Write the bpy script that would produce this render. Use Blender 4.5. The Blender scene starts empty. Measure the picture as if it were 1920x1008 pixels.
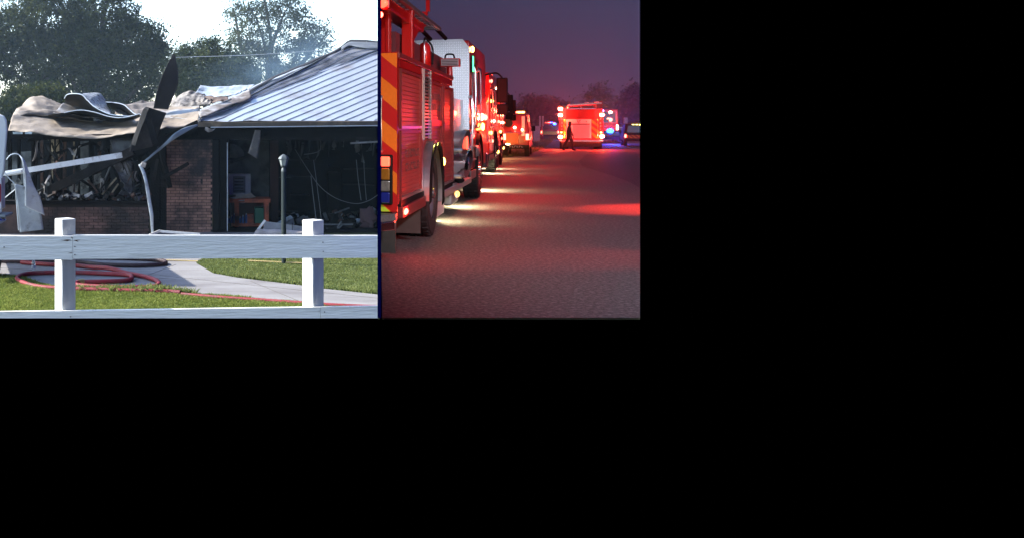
import bpy, bmesh, math, random
import numpy as np
from mathutils import Vector, Matrix, noise
random.seed(7); rng = np.random.default_rng(7)
R = math.radians
SC = bpy.context.scene
COL = SC.collection

# ------------------------------------------------------------------ camera
F, PX, PY, CH = 1800.0, 420.0, 240.0, 2.4       # focal length and principal point in photo pixels, eye height
cd = bpy.data.cameras.new('camera'); cam = bpy.data.objects.new('camera', cd); COL.objects.link(cam)
cam.location = (0, 0, CH); cam.rotation_euler = (R(90), 0, 0)
cd.sensor_width = 36; cd.lens = 36*F/1920
cd.shift_x = (960-PX)/1920; cd.shift_y = (PY-504)/1920
cd.clip_start = .05; cd.clip_end = 6000
SC.camera = cam
SC.view_settings.view_transform = 'Standard'; SC.view_settings.look = 'None'
SC.view_settings.exposure = 1.88; SC.view_settings.gamma = 1; SC.view_settings.use_curve_mapping = False
SC.cycles.max_bounces = 6; SC.cycles.volume_bounces = 0; SC.cycles.transparent_max_bounces = 12
SC.cycles.volume_step_rate = 4
SC.cycles.sample_clamp_indirect = 4

# ------------------------------------------------------------------ world: two skies met at the dividing wall, nothing beyond the sets
SUN_AZ, SUN_EL = 279.0, 40.0
DAY_STRENGTH = .15
DUSK = 2**-1.88
KL, KR = (711.5-PX)/F, (1200-PX)/F
w = bpy.data.worlds.new('World'); SC.world = w; w.use_nodes = True
nt = w.node_tree; nt.nodes.clear()
def N(t, **k):
    n = nt.nodes.new(t)
    for a, b in k.items(): setattr(n, a, b)
    return n
def M(op, a, b=None, c=None, clamp=False):
    n = nt.nodes.new('ShaderNodeMath'); n.operation = op; n.use_clamp = clamp
    for i, v in enumerate((a, b, c)):
        if v is None: continue
        if isinstance(v, (int, float)): n.inputs[i].default_value = v
        else: nt.links.new(v, n.inputs[i])
    return n.outputs[0]
tc = N('ShaderNodeTexCoord'); sx = N('ShaderNodeSeparateXYZ'); nt.links.new(tc.outputs['Generated'], sx.inputs[0])
X_, Y_, Z_ = sx.outputs
above = M('GREATER_THAN', Z_, 0.0)
left = M('LESS_THAN', M('SUBTRACT', X_, M('MULTIPLY', Y_, KL)), 0.0)
right = M('SUBTRACT', 1.0, left)
beyond = M('MULTIPLY', M('GREATER_THAN', M('SUBTRACT', X_, M('MULTIPLY', Y_, KR)), 0.0), M('MULTIPLY', M('GREATER_THAN', Y_, 0.0), M('LESS_THAN', Z_, 0.25)))
sky = N('ShaderNodeTexSky'); sky.sky_type = 'NISHITA'; sky.sun_disc = False
sky.sun_elevation = R(SUN_EL); sky.sun_rotation = R(SUN_AZ); sky.altitude = 10; sky.air_density = 1.0; sky.dust_density = .7; sky.ozone_density = 1.0
bgL = N('ShaderNodeBackground'); nt.links.new(sky.outputs[0], bgL.inputs[0]); nt.links.new(M('MULTIPLY', M('MULTIPLY', left, above), DAY_STRENGTH), bgL.inputs[1])
hl = M('SQRT', M('ADD', M('MULTIPLY', X_, X_), M('MULTIPLY', Y_, Y_)))
el = M('DIVIDE', Z_, M('MAXIMUM', hl, .001))
cn = N('ShaderNodeTexNoise'); cn.inputs['Scale'].default_value = 5; cn.inputs['Detail'].default_value = 5; nt.links.new(tc.outputs['Generated'], cn.inputs['Vector'])
elw = M('ADD', el, M('MULTIPLY', M('SUBTRACT', cn.outputs[0], .5), .05))
rp = N('ShaderNodeValToRGB'); nt.links.new(M('MULTIPLY', elw, 6.0), rp.inputs[0])
def lin(r, g, b):
    f = lambda c: (c/255/12.92) if c/255 <= .04045 else ((c/255+.055)/1.055)**2.4
    return (f(r), f(g), f(b), 1)
e = rp.color_ramp.elements
e[0].position = 0; e[0].color = lin(84, 57, 84); e[1].position = .85; e[1].color = lin(60, 64, 94)
x = e.new(.30); x.color = lin(76, 59, 87); x = e.new(.55); x.color = lin(70, 61, 90)
bgR = N('ShaderNodeBackground'); nt.links.new(rp.outputs[0], bgR.inputs[0])
nt.links.new(M('MULTIPLY', M('MULTIPLY', right, above), M('MULTIPLY', M('SUBTRACT', 1.0, beyond), DUSK)), bgR.inputs[1])
ad = N('ShaderNodeAddShader'); nt.links.new(bgL.outputs[0], ad.inputs[0]); nt.links.new(bgR.outputs[0], ad.inputs[1])
wo = N('ShaderNodeOutputWorld'); nt.links.new(ad.outputs[0], wo.inputs[0])
w.cycles.sampling_method = 'MANUAL'; w.cycles.sample_map_resolution = 1024

# ------------------------------------------------------------------ sun (it stands left of and behind the house; the dividing wall keeps it off the dusk street)
sd = bpy.data.lights.new('sun', 'SUN'); sd.energy = 2.45; sd.angle = R(.53); sd.color = (1, .93, .82)
so = bpy.data.objects.new('sun', sd); COL.objects.link(so)
S = Vector((math.sin(R(SUN_AZ))*math.cos(R(SUN_EL)), math.cos(R(SUN_AZ))*math.cos(R(SUN_EL)), math.sin(R(SUN_EL))))
so.rotation_euler = S.to_track_quat('Z', 'Y').to_euler()

# ------------------------------------------------------------------ materials
MATS = {}
def mat(name, col, rough=.6, metal=0, var=.15, vs=6, bump=0, bs=40, spec=.5, coat=0, emit=None, es=0, trans=0, stain=None, ss=1.5, st=.55, coords='Position', objvar=0, stretch=None, alpha=1):
    """colour with two-scale variation, optional stain colour in noise-shaped patches, fine bump"""
    m = bpy.data.materials.new(name); m.use_nodes = True; t = m.node_tree; b = t.nodes['Principled BSDF']
    L = t.links.new
    def nn(ty): return t.nodes.new(ty)
    if coords == 'Position': g = nn('ShaderNodeNewGeometry').outputs['Position']
    else: g = nn('ShaderNodeTexCoord').outputs['Object']
    if stretch:
        mp = nn('ShaderNodeMapping'); mp.inputs['Scale'].default_value = stretch; L(g, mp.inputs[0]); g = mp.outputs[0]
    c3 = (*col, 1) if len(col) == 3 else col
    if var or stain or objvar:
        n1 = nn('ShaderNodeTexNoise'); n1.inputs['Scale'].default_value = vs; n1.inputs['Detail'].default_value = 6; n1.inputs['Roughness'].default_value = .65; L(g, n1.inputs['Vector'])
        mr = nn('ShaderNodeMapRange'); L(n1.outputs[0], mr.inputs[0]); mr.inputs[1].default_value = .25; mr.inputs[2].default_value = .75
        mr.inputs[3].default_value = 1-var; mr.inputs[4].default_value = 1+var
        mul = nn('ShaderNodeVectorMath'); mul.operation = 'SCALE'; mul.inputs[0].default_value = c3[:3]; L(mr.outputs[0], mul.inputs['Scale'])
        out = mul.outputs[0]
        if objvar:
            oi = nn('ShaderNodeObjectInfo'); mr2 = nn('ShaderNodeMapRange'); L(oi.outputs['Random'], mr2.inputs[0]); mr2.inputs[3].default_value = 1-objvar; mr2.inputs[4].default_value = 1+objvar
            m2 = nn('ShaderNodeVectorMath'); m2.operation = 'SCALE'; L(out, m2.inputs[0]); L(mr2.outputs[0], m2.inputs['Scale']); out = m2.outputs[0]
        if stain:
            n2 = nn('ShaderNodeTexNoise'); n2.inputs['Scale'].default_value = ss; n2.inputs['Detail'].default_value = 8; n2.inputs['Roughness'].default_value = .6; L(g, n2.inputs['Vector'])
            r2 = nn('ShaderNodeMapRange'); L(n2.outputs[0], r2.inputs[0]); r2.inputs[1].default_value = st-.06; r2.inputs[2].default_value = st+.12
            mx = nn('ShaderNodeMix'); mx.data_type = 'RGBA'; L(r2.outputs[0], mx.inputs[0]); L(out, mx.inputs[6]); mx.inputs[7].default_value = (*stain, 1); out = mx.outputs[2]
        L(out, b.inputs['Base Color'])
    else: b.inputs['Base Color'].default_value = c3
    b.inputs['Roughness'].default_value = rough; b.inputs['Metallic'].default_value = metal
    b.inputs['Specular IOR Level'].default_value = spec; b.inputs['Coat Weight'].default_value = coat
    if trans: b.inputs['Transmission Weight'].default_value = trans; b.inputs['IOR'].default_value = 1.3
    if emit: b.inputs['Emission Color'].default_value = (*emit, 1); b.inputs['Emission Strength'].default_value = es
    if bump:
        n3 = nn('ShaderNodeTexNoise'); n3.inputs['Scale'].default_value = bs; n3.inputs['Detail'].default_value = 4; L(g, n3.inputs['Vector'])
        bp = nn('ShaderNodeBump'); bp.inputs['Strength'].default_value = bump; bp.inputs['Distance'].default_value = .02; L(n3.outputs[0], bp.inputs['Height']); L(bp.outputs[0], b.inputs['Normal'])
    MATS[name] = m
    return m

black_void = mat('black_flock', (0, 0, 0), 1, var=0, spec=0)
navy = mat('navy_board', (.002, .003, .05), 1, var=0, spec=0)
char = mat('charred_timber', (.010, .0095, .010), .85, var=.5, vs=5, bump=.6, bs=30, stain=(.03, .025, .022), ss=2.5, st=.62, spec=.15)
soot = mat('sooty_board', (.008, .008, .009), .95, spec=.15, var=.5, vs=3, bump=.3, bs=20)
rust_wood = mat('rusty_stud', (.10, .05, .035), .8, var=.4, vs=9, bump=.5, bs=40, stain=(.02, .018, .018), ss=3, st=.5)
cream_board = mat('peeling_board', (.55, .45, .30), .8, var=.3, vs=12, stain=(.03, .025, .02), ss=6, st=.52)
grey_board = mat('smoked_plasterboard', (.14, .15, .155), .8, var=.35, vs=3, stain=(.03, .03, .032), ss=2.0, st=.55)
brick_m = mat('sooty_red_brick', (.33, .185, .14), .9, var=.3, vs=10, bump=.5, bs=60, objvar=.3, stain=(.035, .03, .03), ss=1.1, st=.50)
brick_dk = mat('dark_brown_brick', (.115, .068, .06), .9, var=.35, vs=10, bump=.5, bs=60, objvar=.3, stain=(.025, .022, .022), ss=.9, st=.52)
mortar = mat('smoked_mortar', (.03, .025, .024), .95, var=.3, vs=9, bump=.4, bs=80)
mortar_lo = mat('dark_mortar', (.02, .018, .018), .95, var=.3, vs=9, bump=.4, bs=80)
roof_metal = mat('bare_roof_metal', (.60, .66, .72), .38, .55, var=.1, vs=2, stain=(.40, .37, .35), ss=1.0, st=.60, bump=.08, bs=5)
seam_m = mat('roof_seam', (.50, .56, .64), .35, .7, var=.1, vs=5)
burnt_metal = mat('heat_bleached_sheet', (.34, .285, .225), .6, .15, var=.3, vs=2.6, stain=(.10, .09, .085), ss=1.6, st=.54, bump=1, bs=3.2)
grey_metal = mat('grey_burnt_sheet', (.20, .19, .185), .55, .4, var=.35, vs=5, stain=(.45, .45, .46), ss=3.0, st=.56, bump=.4, bs=6)
speckle_metal = mat('speckled_sheet', (.42, .45, .50), .5, .4, var=.4, vs=16, stain=(.05, .05, .06), ss=12, st=.52)
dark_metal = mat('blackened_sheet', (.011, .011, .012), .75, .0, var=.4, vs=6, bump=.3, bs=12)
pale_metal = mat('pale_bent_sheet', (.50, .57, .64), .45, .35, var=.15, vs=3, stain=(.25, .26, .28), ss=5, st=.6)
white_trim = mat('white_gutter', (.75, .77, .78), .45, 0, var=.1, vs=6, stain=(.25, .22, .2), ss=5, st=.62)
white_paint = mat('white_fence_paint', (.86, .86, .82), .5, 0, var=.05, vs=4, bump=.35, bs=9, stretch=(1, 4, 9), stain=(.60, .60, .56), ss=1.2, st=.62)
white_post = mat('white_post_paint', (.80, .81, .78), .5, 0, var=.05, vs=5, bump=.25, bs=10, stretch=(8, 8, 1))
crack_m = mat('bare_cracked_wood', (.10, .05, .025), .9, var=.5, vs=40)
nail_m = mat('rusty_nail', (.08, .05, .04), .6, .5, var=.3, vs=40)
concrete = mat('driveway_concrete', (.27, .265, .265), .85, var=.14, vs=1.6, bump=.3, bs=60, stain=(.19, .18, .18), ss=.9, st=.52, stretch=(.6, 1.6, 1))
soil = mat('soil_under_grass', (.055, .065, .022), .95, var=.4, vs=14, bump=.6, bs=30)
hose_red = mat('red_fire_hose', (.26, .012, .02), .55, var=.25, vs=20, bump=.3, bs=150, stain=(.16, .03, .035), ss=4, st=.55)
hose_dark = mat('dark_fire_hose', (.045, .022, .024), .6, var=.3, vs=20, bump=.3, bs=150)
brass = mat('dull_brass', (.35, .25, .10), .4, .9, var=.2, vs=20)
lamp_green = mat('dark_green_post', (.022, .035, .035), .5, 0, var=.2, vs=8)
lamp_cap = mat('weathered_lantern_cap', (.12, .14, .14), .5, .3, var=.25, vs=14)
glass_f = mat('frosted_pane', (.45, .50, .48), .15, var=.08, vs=30, trans=.35)
water_glass = mat('clear_plastic', (.92, .96, .98), .08, var=0, trans=.85)
wood_red = mat('scorched_bench_wood', (.48, .11, .045), .7, var=.3, vs=10, stain=(.03, .02, .018), ss=2.4, st=.55, bump=.3, bs=40)
dark_red_wood = mat('dark_red_column', (.06, .022, .02), .8, var=.3, vs=6)
green_plastic = mat('green_bin', (.02, .14, .08), .5, var=.1, vs=5)
blue_plastic = mat('blue_bottle', (.05, .12, .35), .4, var=.2, vs=15)
pink_bag = mat('pink_rag', (.07, .035, .04), .8, var=.3, vs=8)
paper_m = mat('white_ash_paper', (.55, .57, .58), .8, var=.2, vs=12)
cable_m = mat('pale_cable', (.22, .24, .26), .6, var=.1, vs=9)
powerline_m = mat('bright_wire', (.45, .48, .50), .4, .5, var=.05, vs=9)
straw_m = mat('straw_line', (.50, .38, .17), .9, var=.2, vs=20)
bark = mat('grey_bark', (.09, .075, .06), .9, var=.3, vs=6, bump=.8, bs=12)
van_white = mat('white_vehicle_paint', (.70, .74, .78), .35, 0, var=.03, vs=2, coat=.4)
chrome = mat('chrome', (.75, .75, .76), .18, 1, var=.05, vs=8)
tail_red = mat('red_lens', (.35, .01, .01), .2, 0, var=.1, vs=20, coat=.5)
rubber = mat('tyre_rubber', (.018, .018, .019), .75, var=.2, vs=14, bump=.3, bs=40, coords='Object')
dk_glass = mat('dark_window', (.012, .012, .016), .08, 0, var=0, coat=.6)

def leaf_mat(name, c1, c2, tr=.35):
    m = bpy.data.materials.new(name); m.use_nodes = True; t = m.node_tree; t.nodes.clear(); L = t.links.new
    at = t.nodes.new('ShaderNodeAttribute'); at.attribute_name = 'tone'
    mx = t.nodes.new('ShaderNodeMix'); mx.data_type = 'RGBA'; L(at.outputs['Fac'], mx.inputs[0]); mx.inputs[6].default_value = (*c1, 1); mx.inputs[7].default_value = (*c2, 1)
    d = t.nodes.new('ShaderNodeBsdfDiffuse'); T = t.nodes.new('ShaderNodeBsdfTranslucent'); g = t.nodes.new('ShaderNodeBsdfGlossy'); g.inputs['Roughness'].default_value = .45
    L(mx.outputs[2], d.inputs[0]); L(mx.outputs[2], T.inputs[0]); g.inputs[0].default_value = (.6, .6, .6, 1)
    a = t.nodes.new('ShaderNodeMixShader'); a.inputs[0].default_value = tr; L(d.outputs[0], a.inputs[1]); L(T.outputs[0], a.inputs[2])
    b = t.nodes.new('ShaderNodeMixShader'); b.inputs[0].default_value = .02; L(a.outputs[0], b.inputs[1]); L(g.outputs[0], b.inputs[2])
    o = t.nodes.new('ShaderNodeOutputMaterial'); L(b.outputs[0], o.inputs[0])
    return m
leaf_dark = leaf_mat('oak_leaves', (.03, .05, .018), (.11, .125, .035))
leaf_mid = leaf_mat('light_tree_leaves', (.04, .065, .025), (.14, .16, .05))
grass_leaf = leaf_mat('lawn_blades', (.10, .16, .03), (.38, .42, .11), .45)
grass_pale = leaf_mat('far_lawn_blades', (.11, .16, .045), (.33, .37, .13), .4)
leaf_dusk = leaf_mat('dusk_leaves', (.03, .04, .02), (.07, .07, .04), .2)

# ------------------------------------------------------------------ mesh helpers
OFF = {}
class MB:
    def __init__(s): s.v = []; s.f = []
    def add(s, vs, fs):
        k = len(s.v); s.v += [tuple(p) for p in vs]; s.f += [tuple(i+k for i in f) for f in fs]; return s
    def box(s, x0, x1, y0, y1, z0, z1):
        return s.add([(x, y, z) for z in (z0, z1) for x, y in ((x0, y0), (x1, y0), (x1, y1), (x0, y1))],
                     [(3, 2, 1, 0), (4, 5, 6, 7), (0, 1, 5, 4), (1, 2, 6, 5), (2, 3, 7, 6), (3, 0, 4, 7)])
    def obox(s, c, d, rx=0, ry=0, rz=0):
        m = Matrix.Translation(c) @ (Matrix.Rotation(rz, 4, 'Z') @ Matrix.Rotation(ry, 4, 'Y') @ Matrix.Rotation(rx, 4, 'X'))
        b = MB().box(-d[0]/2, d[0]/2, -d[1]/2, d[1]/2, -d[2]/2, d[2]/2)
        return s.add([m @ Vector(p) for p in b.v], b.f)
    def beam(s, p0, p1, w_, h_, up=(0, 0, 1)):
        p0, p1 = Vector(p0), Vector(p1); d = (p1-p0).normalized(); u = Vector(up)
        if abs(d.dot(u)) > .98: u = Vector((0, 1, 0))
        a = d.cross(u).normalized()*w_/2; c = a.cross(d).normalized()*h_/2
        vs = [q+sa*a+sc*c for q in (p0, p1) for sa, sc in ((-1, -1), (1, -1), (1, 1), (-1, 1))]
        return s.add(vs, [(3, 2, 1, 0), (4, 5, 6, 7), (0, 1, 5, 4), (1, 2, 6, 5), (2, 3, 7, 6), (3, 0, 4, 7)])
    def tube(s, pts, r, n=8):
        pts = [Vector(p) for p in pts]; rs = r if isinstance(r, (list, tuple)) else [r]*len(pts)
        vs, fs = [], []; pa = None
        for i, p in enumerate(pts):
            d = (pts[min(i+1, len(pts)-1)]-pts[max(i-1, 0)]).normalized()
            a = pa if pa is not None else (Vector((0, 0, 1)) if abs(d.z) < .9 else Vector((1, 0, 0)))
            a = (a-d*a.dot(d)).normalized(); pa = a; b = d.cross(a)
            for k in range(n):
                t = 2*math.pi*k/n; vs.append(p+(a*math.cos(t)+b*math.sin(t))*rs[i])
        for i in range(len(pts)-1):
            for k in range(n): fs.append((i*n+k, i*n+(k+1) % n, (i+1)*n+(k+1) % n, (i+1)*n+k))
        fs += [tuple(range(n-1, -1, -1)), tuple((len(pts)-1)*n+k for k in range(n))]
        return s.add(vs, fs)
    def cyl(s, p0, p1, r0, r1=None, n=16): return s.tube([p0, p1], [r0, r0 if r1 is None else r1], n)
    def ball(s, c, r, n=12, m=8):
        rx, ry, rz = r if isinstance(r, (tuple, list)) else (r, r, r)
        vs = [(c[0], c[1], c[2]+rz)]; fs = []
        for j in range(1, m):
            for i in range(n):
                a, b = math.pi*j/m, 2*math.pi*i/n; vs.append((c[0]+rx*math.sin(a)*math.cos(b), c[1]+ry*math.sin(a)*math.sin(b), c[2]+rz*math.cos(a)))
        vs.append((c[0], c[1], c[2]-rz)); e_ = len(vs)-1
        for i in range(n):
            fs.append((0, 1+i, 1+(i+1) % n)); fs.append((e_, 1+(m-2)*n+(i+1) % n, 1+(m-2)*n+i))
            for j in range(m-2): fs.append((1+j*n+i, 1+(j+1)*n+i, 1+(j+1)*n+(i+1) % n, 1+j*n+(i+1) % n))
        return s.add(vs, fs)
    def poly(s, pts): return s.add(pts, [tuple(range(len(pts)))])
    def prism(s, pts, d):
        """closed polygon pts extruded by vector d"""
        d = Vector(d); n = len(pts); a = [Vector(p) for p in pts]
        return s.add(a+[p+d for p in a], [tuple(range(n)), tuple(range(2*n-1, n-1, -1))]+[(i, i+n, (i+1) % n+n, (i+1) % n) for i in range(n)])
    def ruled(s, A, B, nu=24, nv=8, fn=None):
        def rs(P, n):
            P = [Vector(p) for p in P]; ls = [0]
            for a, b in zip(P, P[1:]): ls.append(ls[-1]+(b-a).length)
            o = []
            for i in range(n):
                t = ls[-1]*i/(n-1); k = max(j for j in range(len(P)) if ls[j] <= t+1e-9); k = min(k, len(P)-2)
                sg = (ls[k+1]-ls[k]) or 1; u = (t-ls[k])/sg
                p0, p1, p2, p3 = P[max(k-1, 0)], P[k], P[k+1], P[min(k+2, len(P)-1)]
                lin_ = p1.lerp(p2, u)
                cr = .5*((2*p1)+(p2-p0)*u+(2*p0-5*p1+4*p2-p3)*u*u+(3*p1-p0-3*p2+p3)*u**3)
                o.append(lin_.lerp(cr, .8))
            return o
        a, b = rs(A, nu), rs(B, nu); vs = []
        for i in range(nu):
            for j in range(nv):
                p = a[i].lerp(b[i], j/(nv-1))
                if fn: p = p+Vector(fn(i/(nu-1), j/(nv-1), p))
                vs.append(p)
        return s.add(vs, [(i*nv+j, (i+1)*nv+j, (i+1)*nv+j+1, i*nv+j+1) for i in range(nu-1) for j in range(nv-1)])
    def build(s, name, m, parent=None, smooth=False, solid=0, bevel=0, cut=None):
        off = Vector((0, 0, 0)); own = False
        if parent is not None: off = OFF.get(parent.name, off)
        vs = [Vector(p)-off for p in s.v]
        me = bpy.data.meshes.new(name); me.from_pydata([tuple(p) for p in vs], [], s.f); me.validate()
        bm = bmesh.new(); bm.from_mesh(me)
        bmesh.ops.recalc_face_normals(bm, faces=bm.faces)
        bm.to_mesh(me); bm.free()
        if m is not None: me.materials.append(m)
        if smooth:
            me.polygons.foreach_set('use_smooth', [True]*len(me.polygons))
            if hasattr(me, 'set_sharp_from_angle'): me.set_sharp_from_angle(angle=R(40))
        o = bpy.data.objects.new(name, me); COL.objects.link(o)
        if parent is not None: o.parent = parent; OFF[o.name] = off
        if solid: md = o.modifiers.new('thickness', 'SOLIDIFY'); md.thickness = solid; md.offset = 0
        if bevel: md = o.modifiers.new('bevel', 'BEVEL'); md.width = bevel; md.segments = 2; md.limit_method = 'ANGLE'
        return o
def props(o, label=None, cat=None, group=None, kind=None):
    if label: o['label'] = label
    if cat: o['category'] = cat
    if group: o['group'] = group
    if kind: o['kind'] = kind
    return o
def thing(name, label, cat, loc, rz=0, group=None, local=False):
    o = bpy.data.objects.new(name, None); COL.objects.link(o); o.empty_display_size = .2
    o.location = loc; o.rotation_euler = (0, 0, rz)
    OFF[o.name] = Vector((0, 0, 0)) if local else Vector(loc)
    return props(o, label, cat, group)
def solo(mb, name, m, label, cat, group=None, loc=None, **k):
    """a thing that is one mesh, its origin at its base"""
    if loc is None:
        xs = [p[0] for p in mb.v]; ys = [p[1] for p in mb.v]; zs = [p[2] for p in mb.v]; loc = ((min(xs)+max(xs))/2, (min(ys)+max(ys))/2, min(zs))
    mb.v = [(p[0]-loc[0], p[1]-loc[1], p[2]-loc[2]) for p in mb.v]
    o = mb.build(name, m, **k); o.location = loc
    return props(o, label, cat, group)
def P(px, py, Y): return Vector(((px-PX)/F*Y, Y, CH-(py-PY)/F*Y))        # a sight line followed to distance Y
def G(px, py, h=0.0, g=0.0):
    Y = (CH-g-h)*F/(py-PY); return Vector(((px-PX)/F*Y, Y, g+h))
def nz(p, s, k=0): return noise.noise(Vector((p[0]*s+k, p[1]*s+k*1.7, p[2]*s-k)))
def smooth_path(pts, n=8):
    P_ = [Vector(p) for p in pts]; o = []
    for i in range(len(P_)-1):
        p0, p1, p2, p3 = P_[max(i-1, 0)], P_[i], P_[i+1], P_[min(i+2, len(P_)-1)]
        for k in range(n):
            u = k/n; o.append(.5*((2*p1)+(p2-p0)*u+(2*p0-5*p1+4*p2-p3)*u*u+(3*p1-p0-3*p2+p3)*u**3))
    return o+[P_[-1]]
def in_poly(x, y, poly):
    c = np.zeros(len(x), bool); n = len(poly)
    for i in range(n):
        x0, y0 = poly[i]; x1, y1 = poly[(i+1) % n]
        hit = ((y0 > y) != (y1 > y)) & (x < (x1-x0)*(y-y0)/((y1-y0) or 1e-9)+x0); c ^= hit
    return c
def raw_mesh(name, verts, faces, m, tone=None, parent=None):
    me = bpy.data.meshes.new(name); nv, k = len(verts), faces.shape[1]
    me.vertices.add(nv); me.vertices.foreach_set('co', verts.astype(np.float32).ravel())
    me.loops.add(faces.size); me.loops.foreach_set('vertex_index', faces.astype(np.int32).ravel())
    me.polygons.add(len(faces)); me.polygons.foreach_set('loop_start', np.arange(0, faces.size, k, dtype=np.int32))
    me.update(calc_edges=True)
    if tone is not None:
        at = me.attributes.new('tone', 'FLOAT', 'POINT'); at.data.foreach_set('value', tone.astype(np.float32))
    me.materials.append(m); o = bpy.data.objects.new(name, me); COL.objects.link(o)
    if parent is not None: o.parent = parent; OFF[o.name] = OFF.get(parent.name, Vector((0, 0, 0)))
    return o

# ------------------------------------------------------------------ added dividing wall between the two sets, tall enough to block daylight
FR = 12.17           # near edge of the day set
def vp(k, Y, z): return Vector((k*Y, Y, z))
wt = .011
wall = MB().prism([vp(KL, 5.4, 40)-Vector((wt, 0, 0)), vp(KL, 420, 260)-Vector((wt, 0, 0)), vp(KL, 420, -.5)-Vector((wt, 0, 0)), vp(KL, 14.3, -.42)-Vector((wt, 0, 0)), vp(KL, 5.4, CH-5.4*355/F)-Vector((wt, 0, 0))], (2*wt*.9, 0, 0))
props(wall.build('dividing_wall', navy), kind='structure')
light_block = MB().prism([(-KL*.9, -.9, -1), (-KL*40, -40, -1), (-KL*40, -40, 14), (-KL*.9, -.9, 14)], (.02, 0, 0))  # unseen wall behind the camera, added to block stray daylight
props(light_block.build('light_block_behind', navy), kind='structure')

# ================================================================== DAY SET
# ground: slab of the set, driveway, lawns
slab = MB().prism([(-14, FR, 0), (KL*FR, FR, 0), (KL*400, 400, 0), (-260, 400, 0)], (0, 0, -.02))
props(slab.build('ground', soil), kind='structure')
def flat(pts, z): return [Vector((p.x, p.y, z)) for p in pts]
drive_pts = [G(-60, 514), G(32, 521), G(97, 539), G(218, 548), G(360, 552), G(477, 563), G(568, 572), G(712, 577), G(712, 553), G(667, 548), G(609, 542), G(568, 536), G(445, 521), G(400, 513), G(369, 495), G(390, 484), G(430, 474), G(470, 455), G(560, 435), G(250, 435), G(-60, 435)]
props(MB().poly(flat(drive_pts, .012)).build('driveway', concrete), kind='structure')
jm = MB()
for a, b in ((G(-40, 501), G(330, 524)), (G(300, 517), G(712, 560)), (G(330, 497), G(200, 545)), (G(470, 528), G(560, 565))):
    jm.beam(a+Vector((0, 0, .013)), b+Vector((0, 0, .013)), .012, .004)
props(jm.build('driveway_joints', mat('joint_dirt', (.12, .11, .10), .95, var=.3)), kind='structure')

def lawn(name, poly, n, hmin, hmax, m, excl=None, wd=.006):
    xs = [p[0] for p in poly]; ys = [p[1] for p in poly]
    x = rng.uniform(min(xs), max(xs), n*3); y = rng.uniform(min(ys), max(ys), n*3)
    k = in_poly(x, y, poly); x, y = x[k][:n], y[k][:n]; n = len(x)
    cl = np.array([noise.noise(Vector((a*1.6, b*1.6, 0)))*.6+noise.noise(Vector((a*6, b*6, 3)))*.5 for a, b in zip(x, y)])
    h = rng.uniform(hmin, hmax, n)*(1+.55*cl); a = rng.uniform(0, 6.283, n); lean = rng.uniform(.1, .95, n)*h; la = rng.uniform(0, 6.283, n)
    wx, wy = np.cos(a)*wd, np.sin(a)*wd; z0 = np.full(n, .0)
    mx, my = x+np.cos(la)*lean*.35, y+np.sin(la)*lean*.35
    tx, ty = x+np.cos(la)*lean, y+np.sin(la)*lean
    V = np.stack([np.stack([x-wx, y-wy, z0], 1), np.stack([x+wx, y+wy, z0], 1), np.stack([mx+wx*.8, my+wy*.8, h*.6], 1), np.stack([tx, ty, h], 1)], 1).reshape(-1, 3)
    Fc = (np.arange(n)[:, None]*4+np.array([0, 1, 2, 3])[None])
    tone = np.clip(rng.normal(.45, .25, n)+cl*.35, 0, 1)
    o = raw_mesh(name, V, Fc, m, np.repeat(tone, 4)); props(o, kind='stuff'); return o
gp = lambda l: [(G(a, b).x, G(a, b).y) for a, b in l]
front = gp([(-60, 514), (0, 517), (32, 519), (97, 538), (150, 544), (218, 547), (300, 549), (360, 551), (477, 562), (568, 571), (650, 577), (650, 594.6), (-60, 594.6)])
o = lawn('front_lawn', front, 120000, .03, .065, grass_leaf); props(o, 'bright green lawn between the white fence and the driveway', 'grass')
right_l = gp([(369, 495), (385, 503), (400, 512), (445, 520), (568, 535), (609, 541), (667, 547), (707, 551.5), (707, 468), (430, 476), (388, 485)])
o = lawn('side_lawn', right_l, 110000, .03, .065, grass_pale, wd=.009); props(o, 'paler green lawn lobe around the lamp post', 'grass')
o = lawn('lawn_edge_weeds', gp([(140, 545), (300, 548), (365, 551), (365, 554), (220, 551), (140, 548)]), 1500, .06, .13, grass_pale); props(o, 'thin dry weeds along the lawn edge by the red hose', 'weeds')
o = lawn('back_verge', [(-14, 24), (-6.0, 24), (-6.0, 40), (-14, 60)], 6000, .1, .25, grass_pale, wd=.02); props(o, 'rough grass left of the burned house', 'grass')

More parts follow.
